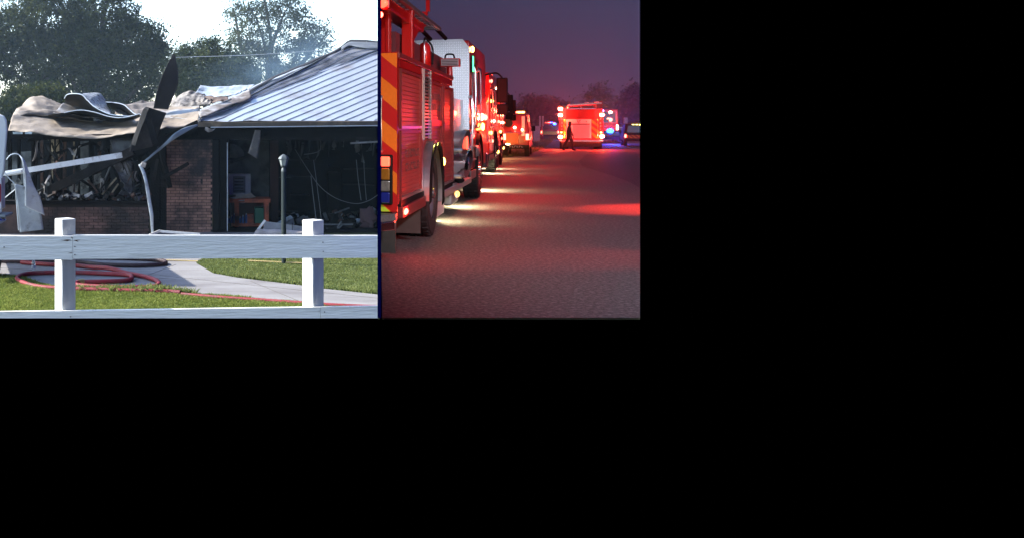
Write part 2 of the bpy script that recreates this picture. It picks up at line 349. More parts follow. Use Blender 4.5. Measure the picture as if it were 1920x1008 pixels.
# fence --------------------------------------------------------------
FY = 6.0
fz = lambda py: CH-(py-PY)/F*FY
fx = lambda px: (px-PX)/F*FY
fence = thing('white_board_fence', 'white painted board fence across the whole front of the lawn', 'fence', (fx(350), FY, fz(595)))
for px, top in ((118.5, 412), (589, 414.5)):
    s_ = .083; c = Vector((fx(px), FY+.075, 0)); z0, z1 = fz(595), fz(top)
    m = MB().obox((c.x, c.y, (z0+z1)/2), (.098, .098, z1-z0), rz=R(39))
    m.build('post', white_post, fence, bevel=.006)
def rail(pl, pr, tl, tr, bl, br, yo=0):
    m = MB(); n = 26; A = []; y0 = FY-.012+yo
    for i in range(n):
        t = i/(n-1); px = pl+(pr-pl)*t; wob = .0012*noise.noise(Vector((px*.03, 1, 0)))
        A.append([(fx(px), y0, fz(bl+(br-bl)*t)+wob), (fx(px), y0, fz(tl+(tr-tl)*t)+wob), (fx(px), y0+.03, fz(tl+(tr-tl)*t)+wob), (fx(px), y0+.03, fz(bl+(br-bl)*t)+wob)])
    for i in range(n-1):
        a, b = A[i], A[i+1]
        m.add(a+b, [(0, 4, 5, 1), (1, 5, 6, 2), (2, 6, 7, 3), (3, 7, 4, 0)])
    m.add(A[0], [(0, 1, 2, 3)]); m.add(A[-1], [(0, 3, 2, 1)])
    return m.build('rail', white_paint, fence)
rail(-80, 136.6, 442.5, 442.5, 487, 486.5); rail(137.2, 708, 441, 441.5, 485, 483)
rail(-80, 600.4, 584, 574, 594.9, 594.9); rail(601, 708, 573.8, 572.2, 594.9, 594.9)
yk = FY-.0135
for pts in (((112, 449.5), (120, 451), (127, 452), (131, 450.5), (135, 450.2), (131, 449), (126, 448.8), (119, 450)), ((127, 474), (134, 473.2), (140, 473.8), (134, 474.6)), ((138, 450), (143, 449.6), (152, 449.3), (145, 451), (148, 453.4), (143, 451.8)), ((594, 581), (600, 580.6), (599, 581.6))):
    MB().poly([(fx(a), yk, fz(b)) for a, b in pts]).build('crack', crack_m, fence)
for a, b in ((141, 462), (141, 477), (135, 445), (605, 454), (605.5, 471), (8.5, 463), (608, 583), (133, 592), (607, 424.5)):
    yy = yk if (a, b) != (607, 424.5) else FY-.0
    MB().cyl((fx(a), FY-.016 if yy == yk else FY+.02, fz(b)), (fx(a), FY+.02, fz(b)), .0035, n=8).build('nail', nail_m, fence)
props(MB().box(-4.5, fx(708), FY-.08, FY+.15, fz(595)-.10, fz(595)-.001).build('fence_plinth', black_void), kind='structure')

# hoses ---------------------------------------------------------------
def hose(name, pts, r, m, label, h=None):
    pp = smooth_path([G(a, b, r)+Vector((0, 0, .015+(c[0] if c else 0))) for a, b, *c in pts], 10)
    return solo(MB().tube(pp, r, 12), name, m, label, 'hose', smooth=True)
hose('fire_hose', [(338, 549.5), (300, 547.5), (230, 545.8), (170, 544), (110, 541.5), (70, 538), (42, 530), (32, 522), (50, 514.5), (97, 512), (150, 512), (200, 514), (238, 516), (247, 521, .01), (240, 526), (200, 528.5), (150, 530), (140, 533), (150, 536), (180, 538), (240, 540), (285, 538.5), (298, 533), (292, 526), (270, 519), (240, 513.5), (205, 508, .03), (170, 502), (140, 499), (90, 497), (40, 493)], .036, hose_red, 'thick red fire hose looped on the driveway edge')
hose('fire_hose', [(340, 552.5), (380, 556), (430, 560), (500, 564.5), (568, 569.5), (620, 573), (706, 577)], .028, hose_red, 'flat red hose running along the front lawn edge to the right')
hose('fire_hose', [(-40, 489), (30, 491), (97, 491.5), (150, 492.5), (190, 497), (250, 499), (300, 497), (311, 493), (296, 489), (250, 486), (180, 484), (60, 482)], .036, hose_dark, 'dark sooty fire hose curving across the back of the driveway')
solo(MB().cyl(G(146, 530, .036)+Vector((0, 0, .02)), G(158, 529.5, .036)+Vector((0, 0, .02)), .044, n=14), 'hose_coupling', brass, 'dull metal coupling at the turn of the red hose', 'coupling')
solo(MB().tube([G(465, 492, .03)+Vector((0, 0, .03)), G(520, 494.5, .03)+Vector((0, 0, .03)), G(570, 496.5, .03)+Vector((0, 0, .03))], .012, 6), 'yellow_line', straw_m, 'thin yellow line lying on the pale lawn past the lamp post', 'cord')
solo(MB().tube(smooth_path([G(a, b, .02) for a, b in ((306, 488), (330, 488.5), (360, 489.5), (372, 490))]), .014, 6), 'yellow_line', straw_m, 'frayed yellow strip on the driveway behind the dark hose', 'cord')

# bottle
bp_ = G(63, 512); bt = thing('water_bottle', 'clear plastic water bottle standing on the driveway by the hose', 'bottle', bp_)
prof = [(0, .0), (.030, .004), (.033, .02), (.031, .05), (.033, .07), (.031, .09), (.033, .12), (.033, .15), (.026, .18), (.014, .20), (.013, .215)]
m = MB(); n = 14; vs = []; 
for r, z in prof: vs += [(bp_.x+r*math.cos(6.283*k/n), bp_.y+r*math.sin(6.283*k/n), z+.012) for k in range(n)]
m.add(vs, [(i*n+k, i*n+(k+1) % n, (i+1)*n+(k+1) % n, (i+1)*n+k) for i in range(len(prof)-1) for k in range(n)])
m.build('bottle_body', water_glass, bt, smooth=True)
MB().cyl((bp_.x, bp_.y, .225), (bp_.x, bp_.y, .243), .015, n=12).build('bottle_cap', white_trim, bt)
MB().cyl((bp_.x, bp_.y, .085), (bp_.x, bp_.y, .135), .0338, n=14).build('bottle_label', mat('pale_blue_label', (.55, .65, .75), .4, var=.1), bt)

# lamp post ---------------------------------------------------------------
lp = G(532, 498); LX, LY = lp.x, lp.y; k_ = LY/F
lamp = thing('lamp_post', 'dark green post with glass lantern standing in the right lawn', 'lamp post', lp)
Z = lambda py: CH-(py-PY)*k_
MB().cyl((LX, LY, 0), (LX, LY, Z(322)), 4.6*k_, n=10).build('post', lamp_green, lamp, smooth=True)
MB().tube([(LX, LY, Z(322)), (LX, LY, Z(317)), (LX, LY, Z(314))], [5*k_, 4.4*k_, 2.2*k_], 12).build('post_collar', lamp_cap, lamp, smooth=True)
MB().tube([(LX-9*k_, LY, Z(333)), (LX+14*k_, LY, Z(333))], .8*k_, 6).build('ladder_bar', lamp_green, lamp)
MB().cyl((LX, LY, Z(314)), (LX, LY, Z(311.5)), 5*k_, 5.6*k_, 6).build('lantern_base', lamp_green, lamp)
def hexa(r, z, a0=0): return [Vector((LX+r*k_*math.cos(a0+math.pi*i/3), LY+r*k_*math.sin(a0+math.pi*i/3), Z(z))) for i in range(6)]
lo, hi = hexa(5.6, 311.3), hexa(9, 299)
for i in range(6):
    q = [lo[i], lo[(i+1) % 6], hi[(i+1) % 6], hi[i]]
    MB().poly([p.lerp(sum(q, Vector())/4, .06) for p in q]).build('pane', glass_f, lamp, solid=.003)
    MB().beam(lo[i], hi[i], .006, .006).build('pane_bar', lamp_green, lamp)
MB().add(hexa(10.8, 298.5)+hexa(8.5, 294.5)+hexa(4.5, 291.5)+hexa(1.2, 289.5), [(i+6*j, (i+1) % 6+6*j, (i+1) % 6+6*j+6, i+6*j+6) for j in range(3) for i in range(6)]+[tuple(range(18, 24)), (5, 4, 3, 2, 1, 0)]).build('lantern_roof', lamp_cap, lamp)
MB().ball((LX, LY, Z(306)), (2.4*k_, 2.4*k_, 4*k_)).build('bulb', paper_m, lamp, smooth=True)

# ------------------------------------------------------------------ the burned house
HY = 22.0; hk = HY/F
hx = lambda px, Y=HY: (px-PX)/F*Y
hz = lambda py, Y=HY: CH-(py-PY)/F*Y
house = thing('burned_house', 'single storey brick house gutted by fire with metal hip roof', 'house', (hx(350), HY, 0))
brick_me = MB().box(-.096, .096, -.045, .045, -.029, .029)
bmesh_a = None
def brick_wall(name, x0, x1, z0, z1, Y, m, mo, sk=.0):
    wl = MB().box(x0, x1, Y+.012, Y+.2, z0, z1).build(name, mo, house)
    global bmesh_a
    bd = bpy.data.meshes.new('brick'); bd.from_pydata([tuple(p) for p in MB().box(-.096, .096, -.012, .06, -.029, .029).v], [], brick_me.f); bd.materials.append(m)
    row = 0; z = z0+.034
    while z < z1-.02:
        x = x0+.1-(.104 if row % 2 else 0); 
        while x < x1+.02:
            a, b = max(x-.096, x0+.003), min(x+.096, x1-.003)
            if b-a > .05:
                o = bpy.data.objects.new('brick', bd); COL.objects.link(o); o.parent = wl; OFF[o.name] = OFF[wl.name]
                o.location = Vector(((a+b)/2, Y+random.uniform(-.003, .003), z))-OFF[house.name]; o.scale = ((b-a)/.192, 1, 1)
            x += .204
        z += .0685; row += 1
    return wl
brick_wall('brick_pier', hx(312), hx(398), 0, hz(262), HY, brick_m, mortar)
LW = 21.62
brick_wall('low_brick_wall', hx(40, LW), hx(280, LW), 0, hz(384, LW), LW, brick_dk, mortar_lo)
MB().box(hx(-40, LW), hx(40, LW), LW, LW+.2, 0, hz(384, LW)).build('low_wall_end', brick_dk, house)
MB().box(hx(-40, LW), hx(282, LW), LW-.03, LW+.24, hz(384, LW)+.001, hz(376.5, LW)).build('sill', soot, house)
for a, b in ((282, 300), (300.3, 311.6)):
    MB().box(hx(a), hx(b), HY-.02, HY+.25, 0, hz(250)).build('corner_post', char, house)
MB().box(hx(376), hx(380), HY-.012, HY-.008, hz(345), hz(305)).build('soot_mark', dark_metal, house)
# garage jamb, header, interior
MB().box(hx(398.5), hx(411), HY-.03, HY+.3, 0, hz(262)).build('garage_jamb', soot, house, bevel=.01)
MB().box(hx(411.2), hx(424), HY+.05, HY+.35, 0, hz(262)).build('garage_jamb', soot, house)
MB().box(hx(425.5), hx(427), HY-.02, HY+.02, 0, hz(268)).build('door_track', pale_metal, house)
MB().box(hx(372), hx(712), HY, HY+.3, hz(262)+.001, hz(240)).build('garage_header', soot, house)
MB().box(hx(440), hx(712), HY-.03, HY-.002, hz(264), hz(257)).build('header_trim', char, house)
BW = 27.5
MB().box(hx(-200, BW), hx(760, BW), BW, BW+.15, 0, 2.6).build('back_wall', soot, house)
MB().box(hx(398.5), hx(712)+.4, HY+.36, BW, 2.55, 2.6).build('ceiling', char, house)
MB().box(hx(424)-.12, hx(424), HY+.36, BW, 0, 2.55).build('partition_wall', soot, house)
MB().box(hx(398), hx(712), HY-.1, BW, .013, .03).build('garage_floor', soot, house)
MB().box(hx(-200, 28), hx(20, 28), 28.2, 28.3, 0, 2.2).build('far_wall', soot, house)
# back of garage: column, smoked wall panel, louvred cabinet
MB().box(hx(507, 24), hx(522, 24), 24, 24.2, .03, 2.54).build('column', dark_red_wood, house)
MB().box(hx(428, 24.2), hx(506, 24.2), 24.6, 24.65, hz(440, 24.6)+.3, hz(262, 24.6)).build('smoked_panel', grey_board, house)
m = MB().ruled([P(431+27*math.sin(t), 292-22*math.cos(t), 24.4) for t in np.linspace(0, 1.9, 12)], [P(431, 296, 24.4)]*2, 20, 5)
m.build('peeled_patch', mat('bare_plaster', (.22, .24, .26), .8, var=.3, vs=8), house, solid=.01)
MB().ruled([P(428, 310, 24.2), P(440, 306, 24.2), P(457, 300, 24.2)], [P(428, 298, 24.3), P(443, 297, 24.3), P(459, 293, 24.3)], 14, 4).build('peeled_strip', grey_board, house, solid=.01)
for (x0, x1, z0, z1) in ((425, 428, 120, 310), (440, 441, 250, 268)): pass

# roof of the standing part: standing-seam panels on a hip plane
def roofP(px, py):
    # plane through the eave (Y 21.7) rising towards the ridge
    t = (226-py)/148.0; return P(px, py, 21.7+5.6*max(t, -.05))
eaveL, eaveR = (372, 229), (716, 226)
hip = [(372, 228), (385, 213), (420, 196), (470, 169), (520, 144), (580, 117), (630, 95), (652, 79), (664, 77.5), (722, 80)]
def hip_y(px):
    for (a, b), (c, d) in zip(hip, hip[1:]):
        if a <= px <= c: return b+(d-b)*(px-a)/(c-a)
    return 80
roof = MB().box(hx(374), hx(712), 21.75, 21.76, hz(236), hz(232)).build('roof', roof_metal, house)
starts = [374+i*27.3 for i in range(0, 14)]
sl = .412
def trace(x0):
    """run a seam from the eave up to the hip line"""
    x = x0; y = 227.
    while x < 716 and (x < 400 or y > hip_y(x)+.3): x += 1; y -= sl*(1+.04*(x0-374)/340)
    return x, y
seams = []
for x0 in starts:
    x1, y1 = trace(x0); seams.append(((x0, 227.), (min(x1, 716), y1)))
def wav(px, py): return .012*nz((px*.03, py*.03, 0), 1)+(.07 if px < 470 or py < hip_y(min(px, 715))+26 else .008)*nz((px*.02, py*.05, 3), 1)
def pl(a, b, n=22):
    return [(a[0]+(b[0]-a[0])*i/(n-1), a[1]+(b[1]-a[1])*i/(n-1)) for i in range(n)]
def clampx(p): 
    x, y = p; x = max(373.5, min(x, 716)); return (x, max(y, hip_y(x)))
for s0, s1 in zip(seams, seams[1:]):
    A = [clampx(p) for p in pl(*s0)]; B = [clampx(p) for p in pl(*s1)]
    m = MB(); nv = 5; vs = []
    for a, b in zip(A, B):
        for j in range(nv):
            q = (a[0]+(b[0]-a[0])*j/(nv-1), a[1]+(b[1]-a[1])*j/(nv-1)); p = roofP(*q); vs.append(p+Vector((0, -wav(*q)*.6, wav(*q)*.5)))
    m.add(vs, [(i*nv+j, (i+1)*nv+j, (i+1)*nv+j+1, i*nv+j+1) for i in range(21) for j in range(nv-1)])
    m.build('roof_panel', roof_metal, roof, smooth=True)
    sm = MB().tube([roofP(*q)+Vector((0, -.012-wav(*q)*.6, .008+wav(*q)*.5)) for q in A], .010, 4)
    sm.build('roof_seam', seam_m, roof)
# warped, scorched panels between the last straight seam and the hip
scorch = mat('scorched_panels', (.30, .31, .33), .42, .5, var=.3, vs=2.5, stain=(.07, .07, .075), ss=1.4, st=.50, bump=.15, bs=5)
hipc = [(x, hip_y(x)+2) for x in (373, 385, 400, 420, 445, 470, 500, 540, 580, 620, 645, 664, 690, 716)]
s0c = [(374, 228)]+[(x, 227-sl*.96*(x-374)) for x in (385, 400, 420, 445, 470, 500, 540, 580, 620, 645, 664, 690, 716)]
mixc = lambda t: [(a[0], a[1]*(1-t)+b[1]*t) for a, b in zip(hipc, s0c)]
for t0, t1 in ((0, .34), (.34, .67), (.67, 1)):
    def wv(u, v, p): a = .05*nz(p, .8, 3)+.012*nz(p, 2.3, 5); return (0, -a, a*.8)
    MB().ruled([roofP(*q) for q in mixc(t0)], [roofP(*q) for q in mixc(t1)], 60, 6, wv).build('roof_panel', scorch, roof, smooth=True, solid=.004)
    MB().tube([p+Vector(wv(0, 0, p))+Vector((0, -.02, .015)) for p in smooth_path([roofP(*q) for q in mixc(t1)], 5)], .013, 5).build('roof_seam', seam_m, roof)
m = MB().ruled([roofP(x, y)+Vector((0, -.04, .03)) for x, y in hip[:-1]]+[roofP(716, 80)], [roofP(x, y+3.2)+Vector((0, -.06, .02)) for x, y in hip[:-1]]+[roofP(716, 83)], 40, 4, lambda u, v, p: (0, 0, .05*nz(p, 1.2)))
m.build('hip_flashing', mat('scorched_flashing', (.05, .05, .055), .6, .2, var=.4, vs=3, bump=.2, bs=6), roof, smooth=True, solid=.01)
m = MB().ruled([roofP(x, hip_y(x)+3)+Vector((0, -.05, .03)) for x in (640, 655, 670, 690, 716)], [roofP(x, hip_y(x)+w_)+Vector((0, -.06, .03)) for x, w_ in ((640, 10), (655, 10), (670, 13), (690, 15), (716, 14))], 20, 4)
m.build('ridge_sheet', mat('ridge_scorch', (.20, .22, .24), .5, .4, var=.3, vs=3), roof, smooth=True, solid=.008)
m = MB().ruled([roofP(376+i*12, 226-i*4.6)+Vector((0, -.08, .06)) for i in range(9)], [roofP(372+i*12, 215-i*5.3)+Vector((0, -.07, .05)) for i in range(9)], 24, 5, lambda u, v, p: (0, 0, .05*nz(p, 2)))
m.build('scorched_sheet', mat('brown_scorch', (.20, .17, .15), .6, .3, var=.5, vs=3, stain=(.45, .45, .46), ss=3, st=.55), roof, smooth=True, solid=.004)
# back slopes close the roof volume
MB().add([roofP(664, 79), roofP(716, 81), P(716, 238, 33), P(300, 238, 33), P(372, 229, 21.9)], [(0, 1, 2, 3), (0, 3, 4)]).build('back_slope', roof_metal, roof)
# fascia and gutter
MB().ruled([P(371, 229, 21.62), P(500, 229, 21.62), P(716, 227.5, 21.62)], [P(371, 238.5, 21.66), P(500, 237.5, 21.66), P(716, 235.2, 21.66)], 30, 3, lambda u, v, p: (0, 0, .01*nz(p, 2))).build('fascia', mat('scorched_fascia', (.13, .11, .09), .6, .2, var=.4, vs=4, stain=(.30, .22, .14), ss=3, st=.6), roof, solid=.02)
MB().tube([P(395, 239.2, 21.6), P(500, 238.4, 21.6), P(716, 236, 21.6)], .012, 6).build('gutter_lip', pale_metal, roof)
MB().ruled([P(400, 240, 22), P(716, 238, 22)], [P(400, 244, 24), P(716, 242, 24)], 6, 3).build('soffit', char, roof, solid=.01)
MB().ruled([P(385, 238, 21.6), P(392, 242, 21.6), P(404, 240, 21.6)], [P(384, 244, 21.6), P(392, 249, 21.6), P(402, 243, 21.6)], 10, 4, lambda u, v, p: (0, .06*nz(p, 9), .03*nz(p, 14))).build('torn_edge', grey_metal, roof, solid=.004)

# studs of the gutted room: each its own part
random.seed(3)
frame = MB().box(hx(10, LW), hx(285, LW), LW+.05, LW+.15, hz(262, LW), hz(252, LW)).build('room_frame', char, house)
for px, wd, Y, mm in ((61, 5, 22.5, char), (66, 3, 22.5, char), (78, 5, 23.5, rust_wood), (95, 4, 22.6, char), (98, 2, 22.5, cream_board), (112, 7, 23.4, char), (121, 6, 23.2, rust_wood), (138.5, 2.6, 22.5, rust_wood), (146, 7, 23.6, char), (158, 15, 24.5, grey_board), (172, 8, 23, char), (186, 6, 23.4, rust_wood), (201, 9, 23.2, char), (222, 7, 23.4, char), (243, 9, 23, char), (262, 7, 23.3, char), (276, 8, 22.6, char), (35, 5, 23.2, char), (18, 6, 23, char)):
    MB().box((px-wd/2-PX)/F*Y, (px+wd/2-PX)/F*Y, Y, Y+.09, .0, CH-(random.uniform(250, 258)-PY)/F*Y).build('stud', mm, frame)
for x0, x1, y0, y1, Y, mm in ((96, 101, 262, 310, 22.42, cream_board), (105, 111, 258, 300, 22.45, cream_board), (137, 140, 258, 305, 22.42, cream_board), (10, 60, 285, 345, 24.5, grey_board), (24, 42, 247, 257, 25.5, pale_metal), (47, 62, 245, 254, 25.6, pale_metal), (60, 70, 249, 256, 22.4, grey_board), (84, 94, 250, 262, 22.35, cream_board), (206, 256, 261, 300, 22.9, grey_board)):  # the two pale metal pieces stand in for sky seen through gaps
    n_ = 7; top = [(x0+(x1-x0)*i/(n_-1), y0+random.uniform(-1.5, 1.5)) for i in range(n_)]; bot = [(x0+(x1-x0)*(i+random.uniform(-.3, .3))/(n_-1), y1+random.uniform(-5, 3)) for i in range(n_)]
    m = MB(); m.ruled([P(a, b, Y) for a, b in top], [P(a, b, Y) for a, b in bot], 9, 5, lambda u, v, p: (.01*nz(p, 8), .02*nz(p, 6), 0))
    m.build('wall_and_gap_panel', mm, frame, solid=.012)
for pts in (((76, 345), (90, 341), (102, 352), (88, 357)), ((128, 352), (147, 343), (145, 365), (136, 372)), ((150, 345), (168, 335), (166, 353), (152, 356)), ((172, 330), (190, 324), (188, 343), (174, 350)), ((14, 350), (35, 334), (42, 344), (22, 360)), ((60, 362), (80, 352), (84, 360), (66, 370))):
    MB().prism([P(a, b, 23.0) for a, b in pts], (0, .03, 0)).build('plaster_fragment', mat('fragment', (.26, .26, .24), .9, var=.4, vs=9, stain=(.04, .04, .04), ss=7, st=.5), frame)

# --- loose and hanging wreckage: each piece a thing
def sheet(name, A, B, m, label, cat='metal sheet', nu=40, nv=10, th=.012, amp=.05, fs=1.6, grp=None, extra=None):
    sd_ = random.uniform(0, 50)
    def fn(u, v, p):
        q = (p[0]*.55, p[1]*.7+p[2]*.9, p[2]*.8)
        a = amp*.6*nz(q, fs*.55, sd_)+amp*.9*(.5-abs(nz(q, fs*1.1, sd_+9))*2)+amp*.28*(.4-abs(nz(q, fs*3.0, sd_+4))*2)+amp*.05*nz(p, fs*7, sd_)
        return (a*.4, -a, a*.7)
    return solo(MB().ruled([P(*a) for a in A], [P(*b) for b in B], nu, nv, fn), name, m, label, cat, grp, smooth=True, solid=th)
g_s = 'burned roof sheets'
# front sagging sheet (pale tan)
sheet('roof_sheet', [(16, 242, 21.6), (60, 248, 21.5), (110, 255, 21.5), (160, 258.5, 21.5), (215, 255, 21.5), (270, 248, 21.5), (330, 238, 21.6), (373, 229, 21.7)],
      [(24, 217, 22.6), (65, 211, 23.0), (100, 214, 23.2), (140, 224, 23.2), (180, 229, 23.2), (225, 222, 23.3), (300, 205, 23.4), (374, 197, 23.5)], burnt_metal, 'long tan heat-bleached roof sheet sagging over the gutted room', amp=.09, fs=1.5, nu=120, nv=18, grp=g_s)
sheet('roof_sheet', [(20, 226, 22.5), (50, 215, 22.6), (100, 216, 22.8), (150, 226, 23), (185, 228, 23)],
      [(30, 207, 23.6), (55, 186, 24.4), (80, 181, 24.8), (110, 196, 24.8), (150, 206, 24.9)], burnt_metal, 'crumpled tan roof sheet rising to a rounded hump at far left', amp=.13, fs=1.5, nu=50, nv=16, grp=g_s)
sheet('roof_sheet', [(100, 213, 22.9), (130, 216, 22.8), (160, 221, 22.8), (200, 226, 22.8), (240, 220, 22.9), (290, 212, 23.1)],
      [(118, 195, 24), (150, 205, 24), (180, 214, 24), (215, 218, 24), (250, 217, 24), (290, 209, 24)], grey_metal, 'low grey wavy roof sheet in the middle of the collapse', amp=.1, fs=2, grp=g_s)
# curl 1 : dark underside with bright rim, speckled back
rim1 = [(121, 185, 23.4), (126, 178, 23.3), (138, 176, 23.2), (153, 178, 23.1), (164, 188, 23.0), (175, 199, 22.9), (192, 209, 22.8), (212, 216, 22.7), (245, 219, 22.6)]
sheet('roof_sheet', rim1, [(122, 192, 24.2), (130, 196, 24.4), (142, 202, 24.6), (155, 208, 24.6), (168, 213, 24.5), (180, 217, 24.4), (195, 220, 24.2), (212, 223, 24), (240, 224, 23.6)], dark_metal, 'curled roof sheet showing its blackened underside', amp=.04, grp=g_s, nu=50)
sheet('roof_sheet', [(153, 178, 23.12), (163, 188, 23.02), (176, 199, 22.92), (192, 209, 22.82), (206, 214, 22.7)], [(158, 175, 24.6), (180, 174, 24.8), (190, 176, 24.8), (198, 190, 24.6), (208, 212, 23.6)], speckle_metal, 'blue grey speckled back of the curled roof sheet', amp=.05, grp=g_s)
solo(MB().tube(smooth_path([P(a, b, c-.04) for a, b, c in rim1], 6), .013, 6), 'sheet_rim', pale_metal, 'bright folded rim along the curled blackened sheet', 'metal strip', smooth=True)
rim2 = [(198, 192, 23.8), (215, 193, 23.7), (232, 197, 23.5), (243, 206, 23.3), (255, 215, 23.1), (275, 216, 23)]
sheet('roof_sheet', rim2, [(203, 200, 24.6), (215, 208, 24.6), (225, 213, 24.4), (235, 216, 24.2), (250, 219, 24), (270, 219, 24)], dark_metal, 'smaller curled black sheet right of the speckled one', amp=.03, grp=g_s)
solo(MB().tube(smooth_path([P(a, b, c-.04) for a, b, c in rim2], 6), .012, 6), 'sheet_rim', pale_metal, 'thin bright rim of the smaller black curl', 'metal strip', smooth=True)
rim3 = [(90, 217, 22.3), (120, 212, 22.3), (150, 207, 22.3), (178, 211, 22.2), (205, 219, 22.1), (232, 221, 22.0), (262, 214, 22)]
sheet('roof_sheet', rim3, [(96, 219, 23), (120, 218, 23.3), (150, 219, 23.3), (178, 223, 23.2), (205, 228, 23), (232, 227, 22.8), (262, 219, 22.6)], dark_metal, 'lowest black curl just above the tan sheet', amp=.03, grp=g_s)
solo(MB().tube(smooth_path([P(a, b, c-.04) for a, b, c in rim3[1:]], 6), .011, 6), 'sheet_rim', pale_metal, 'pale edge strip along the lowest black curl', 'metal strip', smooth=True)
sheet('roof_sheet', [(215, 215, 23.8), (250, 218, 23.7), (290, 212, 23.6), (330, 206, 23.6)], [(220, 192, 25.4), (245, 190, 25.5), (275, 190, 25.6), (300, 187, 25.6)], mat('brown_grey_sheet', (.22, .19, .17), .7, .2, var=.5, vs=5, stain=(.08, .075, .075), ss=3, st=.5, bump=.5, bs=8), 'brown grey rumpled sheet behind the black curls', amp=.12, fs=2.5, grp=g_s)
sheet('roof_sheet', [(318, 206, 23.9), (340, 204, 23.8), (372, 200, 23.7), (395, 196, 23.6)], [(322, 186, 25.4), (345, 178, 25.5), (368, 176, 25.6), (395, 188, 25.2)], mat('ash_grey_sheet', (.26, .24, .22), .7, .2, var=.5, vs=6, stain=(.07, .065, .065), ss=5, st=.52, bump=.6, bs=9), 'ash grey wrinkled sheet right of the upright black blade', amp=.16, fs=2.8, grp=g_s)
sheet('roof_sheet', [(366, 176, 25.2), (385, 180, 25.1), (410, 181, 25), (440, 179, 24.9), (452, 172, 25)], [(376, 161, 26.2), (395, 165, 26.2), (420, 165, 26.2), (445, 161, 26.2), (476, 161, 26.2)], pale_metal, 'pale bluish bent sheet lying at the foot of the hip', amp=.10, fs=2.5, grp=g_s)
sheet('roof_sheet', [(366, 177, 25.1), (390, 182, 25), (425, 184, 24.8)], [(372, 190, 24.6), (400, 193, 24.4), (430, 190, 24.3)], mat('rust_brown_sheet', (.12, .085, .07), .7, .2, var=.5, vs=6), 'rust brown folded underside below the pale bent sheet', amp=.1, fs=3, grp=g_s)
sheet('roof_sheet', [(290, 222, 22.6), (330, 220, 22.4), (366, 223, 22.2)], [(296, 207, 23.5), (335, 202, 23.4), (374, 198, 23.3)], mat('white_burnt_sheet', (.42, .43, .43), .5, .3, var=.2, vs=4, stain=(.20, .12, .09), ss=3, st=.58), 'whitish flat sheet between black box section and hip roof', amp=.05, grp=g_s)
# upright black blade
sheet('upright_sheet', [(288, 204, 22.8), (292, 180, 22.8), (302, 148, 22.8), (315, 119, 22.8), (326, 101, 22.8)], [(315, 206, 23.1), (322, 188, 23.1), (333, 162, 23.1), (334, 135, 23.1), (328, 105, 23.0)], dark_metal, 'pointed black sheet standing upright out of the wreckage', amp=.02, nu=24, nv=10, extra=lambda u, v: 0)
# black box-section and panel (205-312, 200-290)
sheet('box_sheet', [(274, 201, 21.0), (258, 236, 21.0), (246, 270, 21.0), (243, 284, 21)], [(312, 212, 21.2), (302, 236, 21.2), (293, 262, 21.2), (286, 275, 21.2)], mat('smoky_sheet', (.016, .0155, .0155), .8, 0, var=.5, vs=4, stain=(.055, .05, .048), ss=3, st=.56), 'dark folded sheet hanging over the sagging roof edge', amp=.03)
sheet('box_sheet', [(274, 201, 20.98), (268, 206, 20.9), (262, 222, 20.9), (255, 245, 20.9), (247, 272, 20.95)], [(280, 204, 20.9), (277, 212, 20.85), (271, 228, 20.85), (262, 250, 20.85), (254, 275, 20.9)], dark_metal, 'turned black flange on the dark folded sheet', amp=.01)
solo(MB().beam(P(278, 222, 20.8), P(292, 270, 20.8), .09, .14), 'charred_beam', char, 'short charred beam propped under the dark folded sheet', 'beam', 'charred beams')
solo(MB().beam(P(70, 368, 21.9), P(250, 283, 21.4), .16, .19), 'charred_beam', char, 'long charred beam sloping from the low wall up to the box sheet', 'beam', 'charred beams')
solo(MB().beam(P(224, 300, 21.5), P(372, 232, 21.8), .12, .17), 'charred_beam', char, 'charred beam rising from the wreckage to the hip corner', 'beam', 'charred beams')
solo(MB().beam(P(300, 275, 21.8), P(318, 352, 21.85), .22, .1), 'charred_beam', char, 'upright charred board leaning on the brick pier', 'beam', 'charred beams')
solo(MB().beam(P(302, 336, 21.7), P(353, 307, 21.6), .05, .08), 'charred_beam', char, 'thin charred stick poking out in front of the brick pier', 'beam', 'charred beams')
sheet('smoke_panel', [(206, 262, 21.8), (225, 261, 21.8), (250, 262, 21.8)], [(213, 292, 21.8), (235, 290, 21.8), (252, 283, 21.8)], grey_board, 'grey smoked panel under the sagging roof', 'panel', nu=10, nv=6, amp=.01)
HEAPS = {}
def heap(mb, name, m, label):
    h = HEAPS.setdefault((name, m.name, label), MB()); h.add(mb.v, mb.f)
def build_heaps():
    for (name, mn, label), h in HEAPS.items():
        o = h.build(name, bpy.data.materials[mn], solid=.006 if 'strip' in name else 0); props(o, label, 'debris', kind='stuff')
    HEAPS.clear()
# charred rafters and trusses left under the fallen sheets
random.seed(23)
for i, (a, b, c, d, w_) in enumerate(((52, 262, 120, 256, .10), (110, 262, 215, 258, .12), (205, 268, 300, 247, .11), (66, 300, 190, 262, .06), (168, 262, 246, 330, .07), (228, 262, 262, 352, .08), (250, 300, 300, 268, .09), (262, 330, 312, 300, .07), (290, 215, 305, 268, .09), (298, 262, 392, 248, .12), (60, 330, 130, 300, .05), (140, 330, 205, 372, .06), (238, 372, 262, 318, .07), (300, 300, 325, 262, .06))):
    solo(MB().beam(P(a, b, 22.1+.05*(i % 5)), P(c, d, 22.25+.07*(i % 4)), w_*.8, w_), 'charred_rafter', char, 'charred rafter fallen at %s of the gutted room' % ['upper far left', 'the top middle', 'the top right', 'the left, thin and slanting', 'the centre, slanting down right', 'the right, leaning by the corner', 'the right, crossing the beam', 'the right, low and short', 'the box sheet foot', 'the head of the brick pier', 'the left window gap', 'the lower middle', 'the lower right beside the draped sheet', 'the corner post top'][i], 'rafter', 'charred rafters')
random.seed(31)
